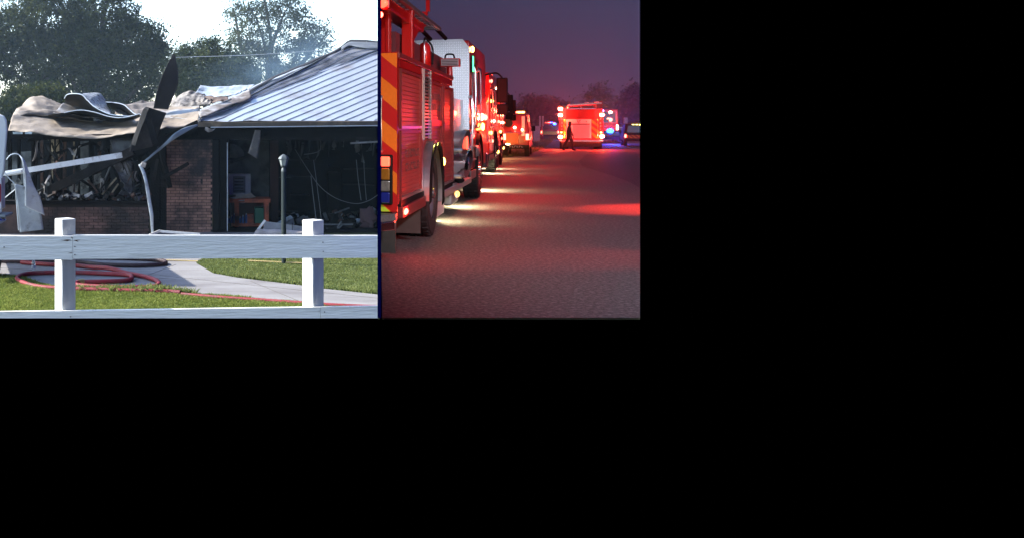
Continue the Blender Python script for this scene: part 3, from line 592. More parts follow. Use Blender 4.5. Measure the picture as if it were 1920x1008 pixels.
for i in range(46):
    a = random.uniform(70, 300); b = random.uniform(258, 345); l = random.uniform(12, 55); t_ = random.uniform(-1, 1); Yc = random.uniform(21.7, 22.25)
    q = [P(a, b, Yc), P(a+t_*l*.4+random.uniform(-6, 6), b+l*.45, Yc), P(a+t_*l*.7, min(b+l, 374), Yc)]; w_ = random.uniform(.015, .07)
    heap(MB().ruled(q, [p+Vector((w_, random.uniform(-.05, .05), random.uniform(-.02, .02))) for p in q], 10, 3, lambda u, v, p: (.03*nz(p, 3), .04*nz(p, 5), .03*nz(p, 6))), 'burnt_strips', (char, dark_metal, char, grey_metal, dark_metal, rust_wood)[i % 6], 'burnt strips tangled in the gutted room')
for i in range(60):
    a = random.uniform(66, 276); s_ = random.uniform(.04, .16)
    heap(MB().obox(P(a, 375-random.uniform(0, 10), LW+.12), (s_*1.8, s_*.6, s_*.5), random.uniform(0, 3), random.uniform(-.7, .7), random.uniform(0, 3)), 'burnt_debris', (char, dark_metal, grey_board, char, rust_wood, grey_metal)[i % 6], 'burnt scraps heaped along the sill of the gutted room')
# white gutter length
solo(MB().beam(P(10, 326, 21.2), P(229, 291, 20.9), .02, .12, up=(0, 0, 1)), 'fallen_gutter', white_trim, 'white gutter length slanting across the gutted room', 'gutter')
solo(MB().beam(P(8, 328, 21.2), P(42, 321, 21.15), .16, .05), 'gutter_end', white_trim, 'crushed white gutter end at the van side', 'gutter')
# hanging strips lower left
sheet('hanging_sheet', [(36, 291, 20.8), (42, 300, 20.7), (46, 320, 20.7), (47, 340, 20.7), (47, 365, 20.7), (47, 387, 20.7)], [(36, 291, 20.8), (44, 298, 20.75), (53, 320, 20.75), (63, 348, 20.8), (76, 372, 20.85), (84, 404, 20.9)], pale_metal, 'twisted pale sheet hanging in front of the low brick wall', amp=.02, nu=30)
sheet('hanging_sheet', [(28, 345, 20.95), (31, 370, 20.95), (34, 400, 20.95), (37, 437, 20.95)], [(46, 350, 21), (60, 380, 21), (76, 400, 21), (82, 431, 21)], mat('blue_grey_sheet', (.30, .35, .41), .5, .3, var=.2, vs=5, stain=(.15, .16, .18), ss=5, st=.58), 'broad blue grey sheet hanging behind the twisted one', amp=.02, nu=24)
solo(MB().tube(smooth_path([P(a, b, 20.85) for a, b in ((12, 300), (20, 291), (32, 289), (40, 297), (44, 315), (46, 350))]), .012, 6), 'bent_strip', pale_metal, 'thin bent metal strip arching beside the van', 'metal strip')
solo(MB().tube(smooth_path([P(a, b, 20.9) for a, b in ((8, 323), (18, 336), (28, 348), (31, 380), (35, 432))]), .012, 6), 'bent_strip', pale_metal, 'pale edge strip down the broad hanging sheet', 'metal strip')
solo(MB().beam(P(8, 372, 21.3), P(30, 354, 21.2), .02, .02), 'white_rod', white_trim, 'thin white rod in the opening beside the van', 'rod')
# twisting strip from hip corner then down to the ground
sheet('gutter_strip', [(370, 233, 21.3), (345, 240, 21.2), (325, 252, 21.1), (305, 272, 21.1), (282, 292, 21), (262, 308, 21)], [(371, 236, 21.3), (350, 248, 21.2), (325, 263, 21.1), (303, 280, 21.1), (283, 296, 21), (264, 311, 21)], mat('steel_blue_strip', (.26, .31, .35), .45, .4, var=.2, vs=5), 'twisted steel blue strip falling from the hip corner', 'metal strip', nu=40, nv=5, amp=.015)
sheet('gutter_strip', [(260, 308, 21), (268, 330, 21), (274, 360, 21), (280, 400, 21), (284, 438, 21.0)], [(266, 307, 21), (273, 325, 21.0), (281, 360, 21), (287, 400, 21), (288, 438, 21)], pale_metal, 'narrow pale strip hanging down to the driveway', 'metal strip', nu=30, nv=4, amp=.025)
solo(MB().obox(P(269, 309, 20.95), (.10, .08, .09), .4, .3, .2), 'bracket', grey_metal, 'crushed grey bracket where the two strips meet', 'bracket')
solo(MB().beam(P(280, 441, 20.8), P(300, 433, 21), .02, .05).beam(P(296, 433.5, 21), P(375, 439.5, 20.9), .02, .05), 'ground_strip', white_trim, 'white trim lying at the foot of the brick pier', 'trim')
for a, b, c, d, l in ((182, 376, 222, 330, 'pale stick leaning left inside the gutted room'), (200, 376, 238, 322, 'pale lath leaning beside the pale stick'), (212, 372, 262, 345, 'grey lath lying low near the corner post'), (180, 377, 208, 310, 'dark lath leaning on the sill')):
    solo(MB().beam(P(a, b, 22), P(c, d, 22.2), .035, .03), 'leaning_lath', cream_board if 'pale' in l else grey_board, l, 'lath', 'laths in the gutted room')
sheet('draped_sheet', [(205, 300, 22.0), (222, 330, 22), (232, 352, 21.95), (210, 374, 21.9)], [(250, 300, 22.1), (248, 325, 22.1), (252, 350, 22.1), (240, 374, 22.0)], mat('grey_drape', (.10, .105, .11), .6, .2, var=.6, vs=8, stain=(.30, .31, .33), ss=6, st=.58), 'grey crumpled sheet draped below the charred beam', nu=24, nv=12, amp=.10, fs=3.5)
# strip hanging in garage
sheet('hanging_flap', [(478, 244, 21.8), (472, 265, 21.8), (466, 285, 21.8), (464, 287, 21.8)], [(489, 245, 21.8), (488, 262, 21.8), (485, 282, 21.8), (482, 298, 21.8)], mat('brown_flap', (.09, .085, .08), .7, var=.3, vs=8, stain=(.28, .22, .18), ss=9, st=.6), 'bent brown flap hanging from the garage header', 'flap', nu=14, nv=6, amp=.02)
# garage cabinet with louvres
cab = thing('louvred_cabinet', 'grey white louvred cabinet at the garage back left', 'cabinet', (hx(450, 24), 24, 0))
cz = lambda py: CH-(py-PY)/F*24
cabx = lambda px: (px-PX)/F*24
MB().box(cabx(428), cabx(470), 24.0, 24.3, cz(366), cz(327)).build('cabinet_body', mat('cabinet_grey', (.68, .72, .75), .6, var=.15, vs=8), cab, bevel=.006)
MB().box(cabx(437), cabx(460), 23.98, 23.999, cz(362), cz(331)).build('cabinet_door', mat('cabinet_panel', (.22, .25, .28), .6, var=.2, vs=8), cab)
for py in (335, 341, 347, 353, 358):
    MB().obox((cabx(448), 23.97, cz(py)), (cabx(457)-cabx(440), .03, .02), rx=.5).build('louvre', grey_board, cab)
# bench
bench = thing('workbench', 'scorched red brown wooden workbench inside the garage left', 'workbench', (hx(465, 23), 23.2, .03))
b3 = lambda px, Y=23: (px-PX)/F*Y; z3 = lambda py, Y=23: CH-(py-PY)/F*Y
MB().box(b3(430), b3(507), 22.95, 23.7, z3(380), z3(373)).build('bench_top', wood_red, bench)
for px in (444, 500): 
    for y in (22.96, 23.6): MB().box(b3(px-4), b3(px+4), y, y+.09, .03, z3(380)-.001).build('leg', wood_red, bench)
MB().box(b3(434), b3(502), 23.06, 23.59, z3(428), z3(420)).build('shelf', wood_red, bench)
MB().box(b3(434), b3(502), 23.62, 23.66, z3(419), z3(382)).build('back_board', dark_red_wood, bench)
for i, px in enumerate((430, 435, 440, 450.5, 456, 462)):
    t = thing('blue_bottle', 'small blue bottle on the workbench shelf, %s in the row' % ['first', 'second', 'third', 'fourth', 'fifth', 'last'][i], 'bottle', (b3(px), 23.15, z3(420)), group='bottles on the workbench shelf')
    hh = .12+.04*(i % 3)
    MB().cyl((b3(px), 23.15, z3(420)), (b3(px), 23.15, z3(420)+hh), .028, n=10).build('bottle_body', blue_plastic, t)
    MB().cyl((b3(px), 23.15, z3(420)+hh), (b3(px), 23.15, z3(420)+hh+.04), .013, n=8).build('bottle_cap', paper_m, t)
solo(MB().box(b3(478), b3(495), 23.1, 23.5, z3(420)+.002, z3(391)), 'green_bin', green_plastic, 'green plastic bin on the workbench shelf at right', 'bin', bevel=.01)
solo(MB().box(b3(464), b3(476), 23.1, 23.4, z3(420)+.002, z3(403)), 'brown_box', wood_red, 'brown box next to the green bin on the shelf', 'box')
for i, pts in enumerate((((432, 372), (452, 365), (470, 371), (450, 374)), ((446, 370), (470, 362), (480, 370), (462, 373)), ((438, 366), (455, 361), (464, 366), (448, 369)), ((446, 377), (458, 375), (460, 380), (450, 381)))):
    Yb = 22.9; m = MB().ruled([P(a, b, Yb) for a, b in pts[:2]], [P(a, b, Yb+.2) for a, b in (pts[3], pts[2])], 8, 5, lambda u, v, p: (0, 0, .03*nz(p, 12)))
    solo(m, 'ash_paper', paper_m, ['crumpled pale sheet at the left end of the bench top', 'pale torn sheet at the right end of the bench top', 'upper pale scrap against the louvred cabinet', 'pale rag hanging off the bench front'][i], 'paper', 'pale scraps on the workbench', solid=.004)
# fallen garage door pieces
dp = thing('fallen_garage_door', 'grey white garage door panel collapsed on the garage floor', 'garage door', (hx(530, 21.4), 21.4, .0))
MB().prism([P(495, 415, 21.6), P(567, 425, 21.6), P(570, 447, 21.6), P(493, 447, 21.6)], (0, .05, 0)).build('door_section', mat('door_grey', (.33, .34, .36), .6, var=.2, vs=6, stain=(.16, .14, .14), ss=4, st=.6), dp)
MB().beam(P(497, 413, 21.4), P(483, 432, 21.4), .03, .05).build('door_stile', white_trim, dp)
MB().ruled([P(475, 444, 21.3), P(480, 431, 21.3), P(484, 430, 21.3)], [P(571, 444, 21.2), P(571, 437, 21.2), P(571, 434, 21.3)], 8, 20, lambda u, v, p: (0, .02*nz(p, 6), .02*nz(p, 5))).build('door_section', mat('door_rose_grey', (.36, .34, .35), .6, var=.25, vs=6), dp, solid=.03)
MB().beam(P(548, 418, 21.55), P(548, 432, 21.55), .012, .02).build('hinge', char, dp)
# cables and pipes
def cable(pts, Y, r, label, m=cable_m): solo(MB().tube(smooth_path([P(a, b, Y) for a, b in pts]), r, 6), 'hanging_cable', m, label, 'cable', 'cables hanging in the garage')
cable([(583, 330), (587, 365), (593, 414)], 23, .009, 'left one of two pale straight cables behind the lamp')
cable([(588, 300), (594, 345), (603, 416)], 23, .007, 'right one of two pale straight cables behind the lamp')
cable([(553, 280), (575, 315), (600, 350), (630, 372), (665, 382), (690, 377), (708, 366)], 23.4, .008, 'long dark cable sagging diagonally across the garage')
cable([(668, 300), (672, 340), (677, 376)], 23.4, .009, 'left of two short cables by the right garage side')
cable([(682, 300), (684, 340), (687, 376)], 23.4, .007, 'right of two short cables by the right garage side')
cable([(600, 258), (601, 280), (590, 287), (570, 290)], 23.2, .01, 'short cable looping from the garage ceiling')
solo(MB().tube(smooth_path([P(a, b, 26) for a, b in ((615, 314), (628, 312), (636, 322), (638, 340), (638, 375))]), .06, 10), 'flue_pipe', soot, 'dark bent flue pipe on the back wall of the garage', 'pipe', smooth=True)
solo(MB().box(hx(614, 26), hx(638, 26), 25.9, 26.3, .03, 1.2), 'water_heater', char, 'charred boxy appliance against the garage back wall', 'appliance', bevel=.03)
random.seed(11)
for i, (px, py, w_, l, mm) in enumerate(((690, 412, .30, 'pink grey crumpled bag heaped at the right garage side', pink_bag), (702, 420, .22, 'smaller dark bag beside the pink grey bag', soot), (625, 408, .18, 'grey scrap bundle behind the fallen door', soot), (655, 430, .3, 'charred heap on the floor near the right fence post', char))):
    m = MB().ball(P(px, py, 22.9), (w_*.6, w_*.5, w_*.8), 16, 12); sd_ = i*9
    m.v = [tuple(Vector(p)+Vector((nz(p, 7, sd_)*.16+nz(p, 19, sd_)*.05, 0, nz(p, 6, sd_+3)*.16+nz(p, 21, sd_)*.05))) for p in m.v]; solo(m, 'rubbish_heap', mm, l, 'rubbish', smooth=True)
solo(MB().beam(P(607, 421, 22.6), P(662, 421, 22.6), .03, .03), 'metal_bar', grey_board, 'level grey bar low in the garage right of the post', 'bar')
for i, (a, b, c, d) in enumerate(((612, 428, 640, 446), (640, 415, 625, 445), (628, 400, 655, 390))):
    solo(MB().beam(P(a, b, 22.5), P(c, d, 22.7), .03, .03), 'metal_bar', grey_board, ['slanting bar beside the right fence post low in the garage', 'crossed bar leaning under the level grey bar', 'short bar on the grey scrap bundle'][i], 'bar')
ash_s = mat('ash_strip', (.07, .075, .08), .8, var=.4)
random.seed(5)
for i in range(26):
    a = random.uniform(530, 705); Yc = random.uniform(22.8, 27); l = random.uniform(8, 46); b = 262+random.uniform(0, 6); w_ = random.uniform(1.2, 5)
    m = MB().ruled([P(a, b, Yc), P(a+random.uniform(-5, 5), b+l*.5, Yc), P(a+random.uniform(-10, 10), b+l, Yc)], [P(a+w_, b, Yc), P(a+w_+random.uniform(-4, 4), b+l*.6, Yc), P(a+random.uniform(-6, 8), b+l*.9, Yc)], 8, 3, lambda u, v, p: (0, .03*nz(p, 5), .03*nz(p, 4)))
    heap(m, 'burnt_strips', (char, grey_board, ash_s)[i % 3], 'burnt strips hanging from the garage ceiling')
for i in range(34):
    a = random.uniform(525, 706); Yc = random.uniform(22.4, 26.5); s_ = random.uniform(.05, .22); b = 240+2.3*F/Yc
    heap(MB().obox(P(a, b, Yc), (s_*2, s_, s_*.6), random.uniform(0, 3), random.uniform(-.8, .8), random.uniform(0, 3)), 'burnt_debris', (char, grey_board, soot, rust_wood, pale_metal)[i % 5], 'burnt scraps strewn over the garage floor')
for i, (a, b, c, d) in enumerate(((540, 300, 590, 300), (540, 330, 585, 331), (645, 318, 700, 316), (640, 346, 700, 347), (545, 365, 580, 366))):
    solo(MB().beam(P(a, b, 26.8), P(c, d, 26.8), .35, .03), 'wall_shelf', mat('sooted_shelf', (.03, .03, .032), .9, var=.3), ['upper left shelf', 'middle left shelf', 'upper right shelf', 'lower right shelf', 'lowest left shelf'][i]+' on the sooty garage back wall', 'shelf')
# ash scatter in the garage depths (light flecks)
solo(MB().beam(P(657, 269, 21.9), P(712, 266, 21.9), .02, .04), 'door_bottom_strip', grey_metal, 'bent tan strip hanging along the right garage header', 'metal strip')

build_heaps()
# vehicle at left edge -------------------------------------------------------
VY = 15.0
van = thing('white_van', 'white vehicle with red tail lamp cut off at the left edge', 'van', (P(-20, 440, VY).x, VY, 0))
vx = lambda px: (px-PX)/F*VY; vz = lambda py: CH-(py-PY)/F*VY
m = MB().prism([(vx(-120), VY, vz(214)), (vx(-4), VY, vz(214)), (vx(8), VY, vz(217)), (vx(13), VY, vz(226)), (vx(14.5), VY, vz(245)), (vx(9), VY, vz(320)), (vx(5), VY, vz(335)), (vx(4), VY, vz(400)), (vx(-120), VY, vz(400))], (-1.15, 4.0, 0))
m.build('van_body', van_white, van, bevel=.03)
MB().box(vx(-90), vx(-14), VY-.02, VY-.002, vz(315), vz(240)).build('rear_window', dk_glass, van)
MB().box(vx(-2), vx(4.2), VY-.05, VY+.2, vz(392), vz(333)).build('lamp_housing', van_white, van, bevel=.01)
MB().box(vx(-1), vx(3), VY-.07, VY-.051, vz(378), vz(345)).build('tail_lamp', tail_red, van)
MB().ball((vx(-30), VY-.05, vz(412)), (vx(13)-vx(-30), .22, .09), 24, 10).build('bumper', chrome, van, smooth=True)
MB().box(vx(-120), vx(14), VY-.12, VY+.4, vz(407), vz(402)).build('step', mat('step_grey', (.2, .22, .24), .6), van, bevel=.01)
for yy, ox in ((VY+.5, -.15), (VY+3.2, -.95)): MB().cyl((vx(-22)+ox, yy, .36), (vx(-2)+ox, yy, .36), .36, n=24).build('wheel', rubber, van)

# trees ------------------------------------------------------------------
def tree(name, label, blobs, Y, trunk_px, n_clump, per, leaf, m, seed, cut=None, base_z=0, group=None, limbs=True, spread=.36):
    r_ = np.random.default_rng(seed); random.seed(seed)
    base = Vector(((trunk_px-PX)/F*Y, Y, base_z)); t = thing(name, label, 'tree', base, group=group)
    k = Y/F; C = []; 
    for (bx, by, rx, ry) in blobs: C.append((Vector(((bx-PX)*k, Y, CH-(by-PY)*k)), rx*k, ry*k))
    tot = sum(a*b for _, a, b in C); cl = []
    for c, a, b in C:
        n = max(3, int(n_clump*a*b/tot))
        d = r_.normal(size=(n, 3)); d /= np.linalg.norm(d, axis=1)[:, None]; rr = r_.uniform(.15, 1, n)**.5
        q = d*rr[:, None]*np.array([a, min(a, b)*.9, b]); cl.append(q+np.array(c))
    cl = np.concatenate(cl)
    n = len(cl)*per; src = np.repeat(np.arange(len(cl)), per)
    rad = spread*r_.uniform(.5, 1.35, len(cl))
    off = r_.normal(size=(n, 3))*rad[src][:, None]*np.array([.6, .6, .42]); pos = cl[src]+off
    pos = pos[pos[:, 2] > base_z+.15]; src = src[:len(pos)]; n = len(pos)
    if cut is not None: kk = cut(pos); pos = pos[kk]; src = src[kk]; n = len(pos)
    a = r_.normal(size=(n, 3)); a /= np.linalg.norm(a, axis=1)[:, None]; b = np.cross(a, r_.normal(size=(n, 3))); b /= np.linalg.norm(b, axis=1)[:, None]
    s = leaf*r_.uniform(.55, 1.3, n)[:, None]
    V = np.stack([pos-a*s, pos-b*s*.45, pos+a*s, pos+b*s*.45], 1)-np.array(base)
    tone = np.clip(r_.normal(.4, .22, len(cl))[src]+r_.normal(0, .15, n), 0, 1)
    o = raw_mesh('crown', V.reshape(-1, 3), np.arange(n*4).reshape(-1, 4), m, np.repeat(tone, 4), parent=t); o['kind'] = 'stuff'
    # trunk, limbs, twigs
    top = sum((c for c, _, _ in C), Vector())/len(C); h = top.z-base_z
    fork = Vector((base.x+(top.x-base.x)*.2, Y, base_z+max(h*.45, .6)))
    r0 = max(.10, h*.032)
    MB().tube(smooth_path([base, base.lerp(fork, .5)+Vector((.1*r0, 0, 0)), fork]), [r0*(1.25-.5*i/16) for i in range(17)], 10).build('trunk', bark, t, smooth=True)
    if limbs:
        for c, a_, b_ in C:
            mid = fork.lerp(c, .5)+Vector((random.uniform(-.3, .3), random.uniform(-.3, .3), .15*h*.3))
            pp = smooth_path([fork, mid, c], 6); MB().tube(pp, [r0*(.65-.5*i/(len(pp)-1)) for i in range(len(pp))], 7).build('limb', bark, t, smooth=True)
        tw = MB()
        for i in range(0, len(cl), 2):
            q = Vector(cl[i])
            if cut is not None and not cut(np.array([[q.x, q.y, q.z]]))[0]: continue
            c = min((c for c, _, _ in C), key=lambda c_: (c_-q).length); 
            if q.z > base_z+.3: tw.tube([c.lerp(q, .35), c.lerp(q, .7)+Vector((0, 0, .1)), q], [r0*.10, r0*.07, r0*.03], 3)
        o = tw.build('twigs', bark, t); o['kind'] = 'stuff'
    return t
leftcut = lambda p: p[:, 0] < KL*p[:, 1]-.1
tree('oak_tree', 'large dark oak filling the sky at upper left behind the house', [(20, 60, 75, 60), (100, 40, 80, 65), (190, 30, 70, 60), (255, 75, 62, 50), (120, 110, 85, 55), (220, 130, 70, 50), (300, 130, 45, 48), (60, 165, 60, 35), (150, 175, 80, 35), (-50, 70, 70, 70), (215, -50, 60, 50), (85, -50, 100, 60), (250, 180, 60, 30), (-10, 120, 45, 35), (290, 95, 40, 22), (160, 90, 70, 60)], 34, 200, 1150, 85, .066, leaf_dark, 1, leftcut)
tree('leaning_tree', 'loose crowned tree standing behind the ridge right of centre', [(480, 35, 45, 38), (535, 20, 50, 40), (575, 55, 42, 36), (520, 85, 60, 38), (585, 100, 42, 28), (455, 85, 36, 38), (500, 130, 70, 35), (560, 135, 50, 28), (490, -30, 45, 30), (605, 75, 24, 22), (440, 25, 16, 24)], 38, 495, 330, 55, .062, leaf_mid, 2, leftcut, spread=.33)
tree('bushy_tree', 'lower bushy tree between the oak and the loose crowned tree', [(350, 110, 30, 32), (385, 120, 38, 42), (425, 130, 38, 42), (370, 155, 50, 35), (430, 165, 50, 30), (335, 150, 30, 35), (460, 150, 32, 35), (400, 90, 26, 18)], 33, 395, 400, 65, .055, leaf_mid, 3, leftcut, spread=.3)
tree('dark_shrub', 'dark leafy shrub mass low behind the left end of the house', [(30, 190, 40, 22), (80, 185, 40, 25), (20, 210, 22, 16)], 31, 50, 110, 80, .06, leaf_dark, 4, leftcut, spread=.3)

# overhead wires
def wire(pts, Y, label): solo(MB().tube(smooth_path([P(a, b, Y) for a, b in pts]), .008, 5), 'overhead_wire', powerline_m, label, 'wire', 'overhead wires')
wire([(-20, 98, ), (320, 63), (500, 50), (709, 32)], 44, 'upper overhead wire crossing behind the loose crowned tree')
wire([(330, 108), (460, 104), (540, 99), (600, 95), (660, 88)], 30.5, 'lower bright wire passing in front of the loose crowned tree')

# thin smoke drifting over the yard and roof
def volume(name, pts_bottom, z0, z1, col, dens, label, aniso=0.0):
    m = bpy.data.materials.new(name); m.use_nodes = True; t = m.node_tree; t.nodes.clear()
    v = t.nodes.new('ShaderNodeVolumePrincipled'); v.inputs['Color'].default_value = (*col, 1); v.inputs['Density'].default_value = dens; v.inputs['Anisotropy'].default_value = aniso
    o_ = t.nodes.new('ShaderNodeOutputMaterial'); t.links.new(v.outputs[0], o_.inputs['Volume'])
    o = MB().prism([(x, y, z0) for x, y in pts_bottom], (0, 0, z1-z0)).build(name, m); props(o, label, 'haze', kind='stuff'); return o
def puff(name, c, r, dens, label):
    """a soft-edged cloud of smoke filling its ellipsoid"""
    m = bpy.data.materials.new(name); m.use_nodes = True; t = m.node_tree; t.nodes.clear(); L = t.links.new
    g = t.nodes.new('ShaderNodeTexCoord'); ln = t.nodes.new('ShaderNodeVectorMath'); ln.operation = 'LENGTH'; L(g.outputs['Object'], ln.inputs[0])
    n = t.nodes.new('ShaderNodeTexNoise'); n.inputs['Scale'].default_value = 2.2; n.inputs['Detail'].default_value = 4; L(g.outputs['Object'], n.inputs['Vector'])
    a = t.nodes.new('ShaderNodeMath'); a.operation = 'SUBTRACT'; a.inputs[0].default_value = 1; L(ln.outputs['Value'], a.inputs[1])
    b = t.nodes.new('ShaderNodeMath'); b.operation = 'MULTIPLY'; b.use_clamp = True; L(a.outputs[0], b.inputs[0])
    c_ = t.nodes.new('ShaderNodeMapRange'); L(n.outputs[0], c_.inputs[0]); c_.inputs[1].default_value = .35; c_.inputs[2].default_value = .7; L(c_.outputs[0], b.inputs[1])
    d = t.nodes.new('ShaderNodeMath'); d.operation = 'MULTIPLY'; L(b.outputs[0], d.inputs[0]); d.inputs[1].default_value = dens
    v = t.nodes.new('ShaderNodeVolumePrincipled'); v.inputs['Color'].default_value = (.42, .68, 1, 1); L(d.outputs[0], v.inputs['Density'])
    o_ = t.nodes.new('ShaderNodeOutputMaterial'); L(v.outputs[0], o_.inputs['Volume'])
    o = MB().ball((0, 0, 0), 1, 20, 12).build(name, m); o.location = c; o.scale = r; return props(o, label, 'smoke', kind='stuff')
puff('smoke', P(560, 120, 31), (2.6, 2.4, 1.6), .32, 'blue smoke rising behind the hip roof in front of the loose crowned tree')
puff('smoke', P(470, 150, 31), (2.2, 2.0, .9), .20, 'thin blue smoke low over the fallen sheets')
HAZE_L = .0013
volume('smoke_haze', [(-13, FR+.3), (KL*(FR+.3)-.05, FR+.3), (KL*28.4-.05, 28.4), (-22, 28.4)], -.02, 12, (.50, .75, 1.0), HAZE_L, 'faint blue smoke haze hanging over the yard and house')
volume('smoke_haze', [(-22, 28.6), (KL*28.6-.05, 28.6), (KL*60-.05, 60), (-44, 60)], -.02, 16, (.62, .80, 1.0), .010, 'blue smoke haze hanging between the trees behind the house')

# ================================================================== DUSK SET: a road with fire engines, its own ground one metre higher
GZ = 1.0; HR = CH-GZ
YAW = math.atan((1060-PX)/F); CA, SA = math.cos(YAW), math.sin(YAW)
def RW(u, v, z=0.0): return Vector((u*CA+v*SA, -u*SA+v*CA, GZ+z))
def uv(px, Y):
    X = (px-PX)/F*Y; return X*CA-Y*SA, X*SA+Y*CA
def GR(px, py, h=0.0):
    Y = (HR-h)*F/(py-PY); return Vector(((px-PX)/F*Y, Y, GZ+h))
def atpx(px, Y, z=0.0): return Vector(((px-PX)/F*Y, Y, GZ+z))
def cutR(bm_or_obj, o=None):
    """saw the thing off at the edge of the set"""
    me = o.data; inv = o.matrix_world.inverted()
    bm = bmesh.new(); bm.from_mesh(me); bm.transform(WM(o))
    n = Vector((1, -KR, 0)).normalized()
    r = bmesh.ops.bisect_plane(bm, geom=bm.verts[:]+bm.edges[:]+bm.faces[:], plane_co=(0, 0, 0), plane_no=n, clear_outer=True)
    ed = [e_ for e_ in r['geom_cut'] if isinstance(e_, bmesh.types.BMEdge)]
    if ed: bmesh.ops.holes_fill(bm, edges=ed)
    bm.transform(WM(o).inverted()); bm.to_mesh(me); bm.free()
def WM(o):
    m = Matrix.Translation(o.location) @ o.rotation_euler.to_matrix().to_4x4()
    return WM(o.parent) @ m if o.parent else m

asphalt = mat('dusk_asphalt', (.105, .095, .092), .7, var=.95, vs=38, bump=1, bs=60, spec=.45, stain=(.26, .235, .235), ss=24, st=.555)
asphalt_dk = mat('older_asphalt', (.050, .046, .050), .65, var=.9, vs=38, bump=1, bs=60, spec=.45, stain=(.14, .13, .14), ss=24, st=.565)
verge_m = mat('dusk_verge', (.06, .07, .03), .95, var=.4, vs=6, bump=.6, bs=20)
red_paint = mat('engine_red_paint', (.42, .012, .010), .28, 0, var=.04, vs=2, coat=.6, coords='Object')
alu = mat('brushed_shutter', (.46, .45, .46), .42, .55, var=.12, vs=6, stretch=(1, .2, 14), coords='Object')
white_body = mat('engine_white_panel', (.62, .63, .66), .4, .1, var=.06, vs=4, coat=.2, coords='Object')
dk_trim = mat('black_trim', (.006, .006, .007), .7, spec=.25, var=.2, vs=12, coords='Object')
grey_step = mat('tread_step', (.25, .25, .25), .5, .6, var=.3, vs=40, bump=.5, bs=60, coords='Object')
chev_or = mat('fluorescent_orange', (.95, .20, .015), .4, var=.06, vs=30, coords='Object')
chev_rd = mat('reflective_red', (.60, .012, .012), .4, var=.05, vs=30, coords='Object')
chev_yl = mat('fluorescent_yellow', (.62, .80, .05), .4, var=.05, vs=30, coords='Object')
mud_m = mat('mudflap_rubber', (.055, .050, .045), .8, var=.3, vs=6, coords='Object')
gold_m = mat('gold_stripe', (.60, .38, .08), .4, .4, var=.1, vs=10, coords='Object')
steel = mat('satin_steel', (.55, .55, .56), .3, .9, var=.1, vs=14, coords='Object')
hi_white = mat('pale_sign', (.6, .6, .62), .5, var=.1, vs=6)
def diamond():
    m = mat('diamond_plate', (.58, .59, .62), .5, .1, var=.08, vs=3, coords='Object'); return m
dplate = diamond()
def glow(name, c, s):
    return mat(name, (c[0]*.5, c[1]*.5, c[2]*.5), .3, var=0, emit=c, es=s)
g_red = glow('lit_red_lens', (1, .05, .03), 9); g_redhot = glow('lit_red_lamp', (1, .28, .16), 26); g_amb = glow('lit_amber_lens', (1, .42, .06), 7)
g_grn = glow('lit_green_strip', (.06, 1, .22), 1.6); g_blue = glow('lit_blue_lamp', (.006, .045, 1), 14); g_yel = glow('lit_yellow_bar', (1, .75, .15), 5)
g_wht = glow('lit_warm_white', (1, .86, .55), 8); g_scene = glow('lit_scene_lamp', (1, .75, .35), 26); g_dimred = glow('dim_red_lens', (1, .06, .03), 1.5)

def light(name, loc, energy, col, size=.1, kind='POINT', rot=None, spot=None, blend=.6, parent=None):
    d = bpy.data.lights.new(name, kind); d.energy = energy; d.color = col
    if kind in ('POINT', 'SPOT'): d.shadow_soft_size = size
    if kind == 'AREA': d.size = size
    if spot: d.spot_size = R(spot); d.spot_blend = blend
    o = bpy.data.objects.new(name, d); COL.objects.link(o); o.location = loc
    if rot is not None: o.rotation_euler = (Vector(rot)-Vector(loc)).to_track_quat('-Z', 'Y').to_euler()
    return o

# ground -----------------------------------------------------------------
edgeL = lambda Y: Vector((KL*Y+.02, Y, GZ)); edgeR = lambda Y: Vector((KR*Y, Y, GZ))
YN = HR*F/355
def zset(pts, z): return [Vector((p.x, p.y, GZ+z)) for p in pts]
props(MB().poly(zset([edgeL(YN), edgeR(YN), edgeR(2500), edgeL(2500)], -.012)).build('verge_ground', verge_m), kind='structure')
rp_ = [edgeL(YN), edgeR(YN), edgeR(600), atpx(1063, 600), atpx(1040, 130), atpx(1024, 80), GR(1010, 283), GR(985, 292), GR(950, 296), edgeL(30)]
props(MB().poly(zset(rp_, 0)).build('road', asphalt), kind='structure')
seam_pts = [GR(1199.5, 353), GR(1180, 342), GR(1150, 331), GR(1115, 320), GR(1092, 312), GR(1085, 303), GR(1100, 290), GR(1130, 270), atpx(1120, 200), edgeR(200), edgeR(60)]
props(MB().poly(zset(seam_pts, .006)).build('side_road', asphalt_dk), kind='structure')
def rlawn(name, poly, n, h0, h1, m):
    o = lawn(name, poly, n, h0, h1, m, wd=.012); o.location.z = GZ; return o
o = rlawn('verge_grass', [(GR(a, b).x, GR(a, b).y) for a, b in ((940, 297), (985, 292.5), (1010, 283.5), (1024, 275), (1040, 262), (960, 258), (900, 262))], 30000, .05, .16, grass_pale); props(o, 'rough grass verge left of the dusk road', 'grass')

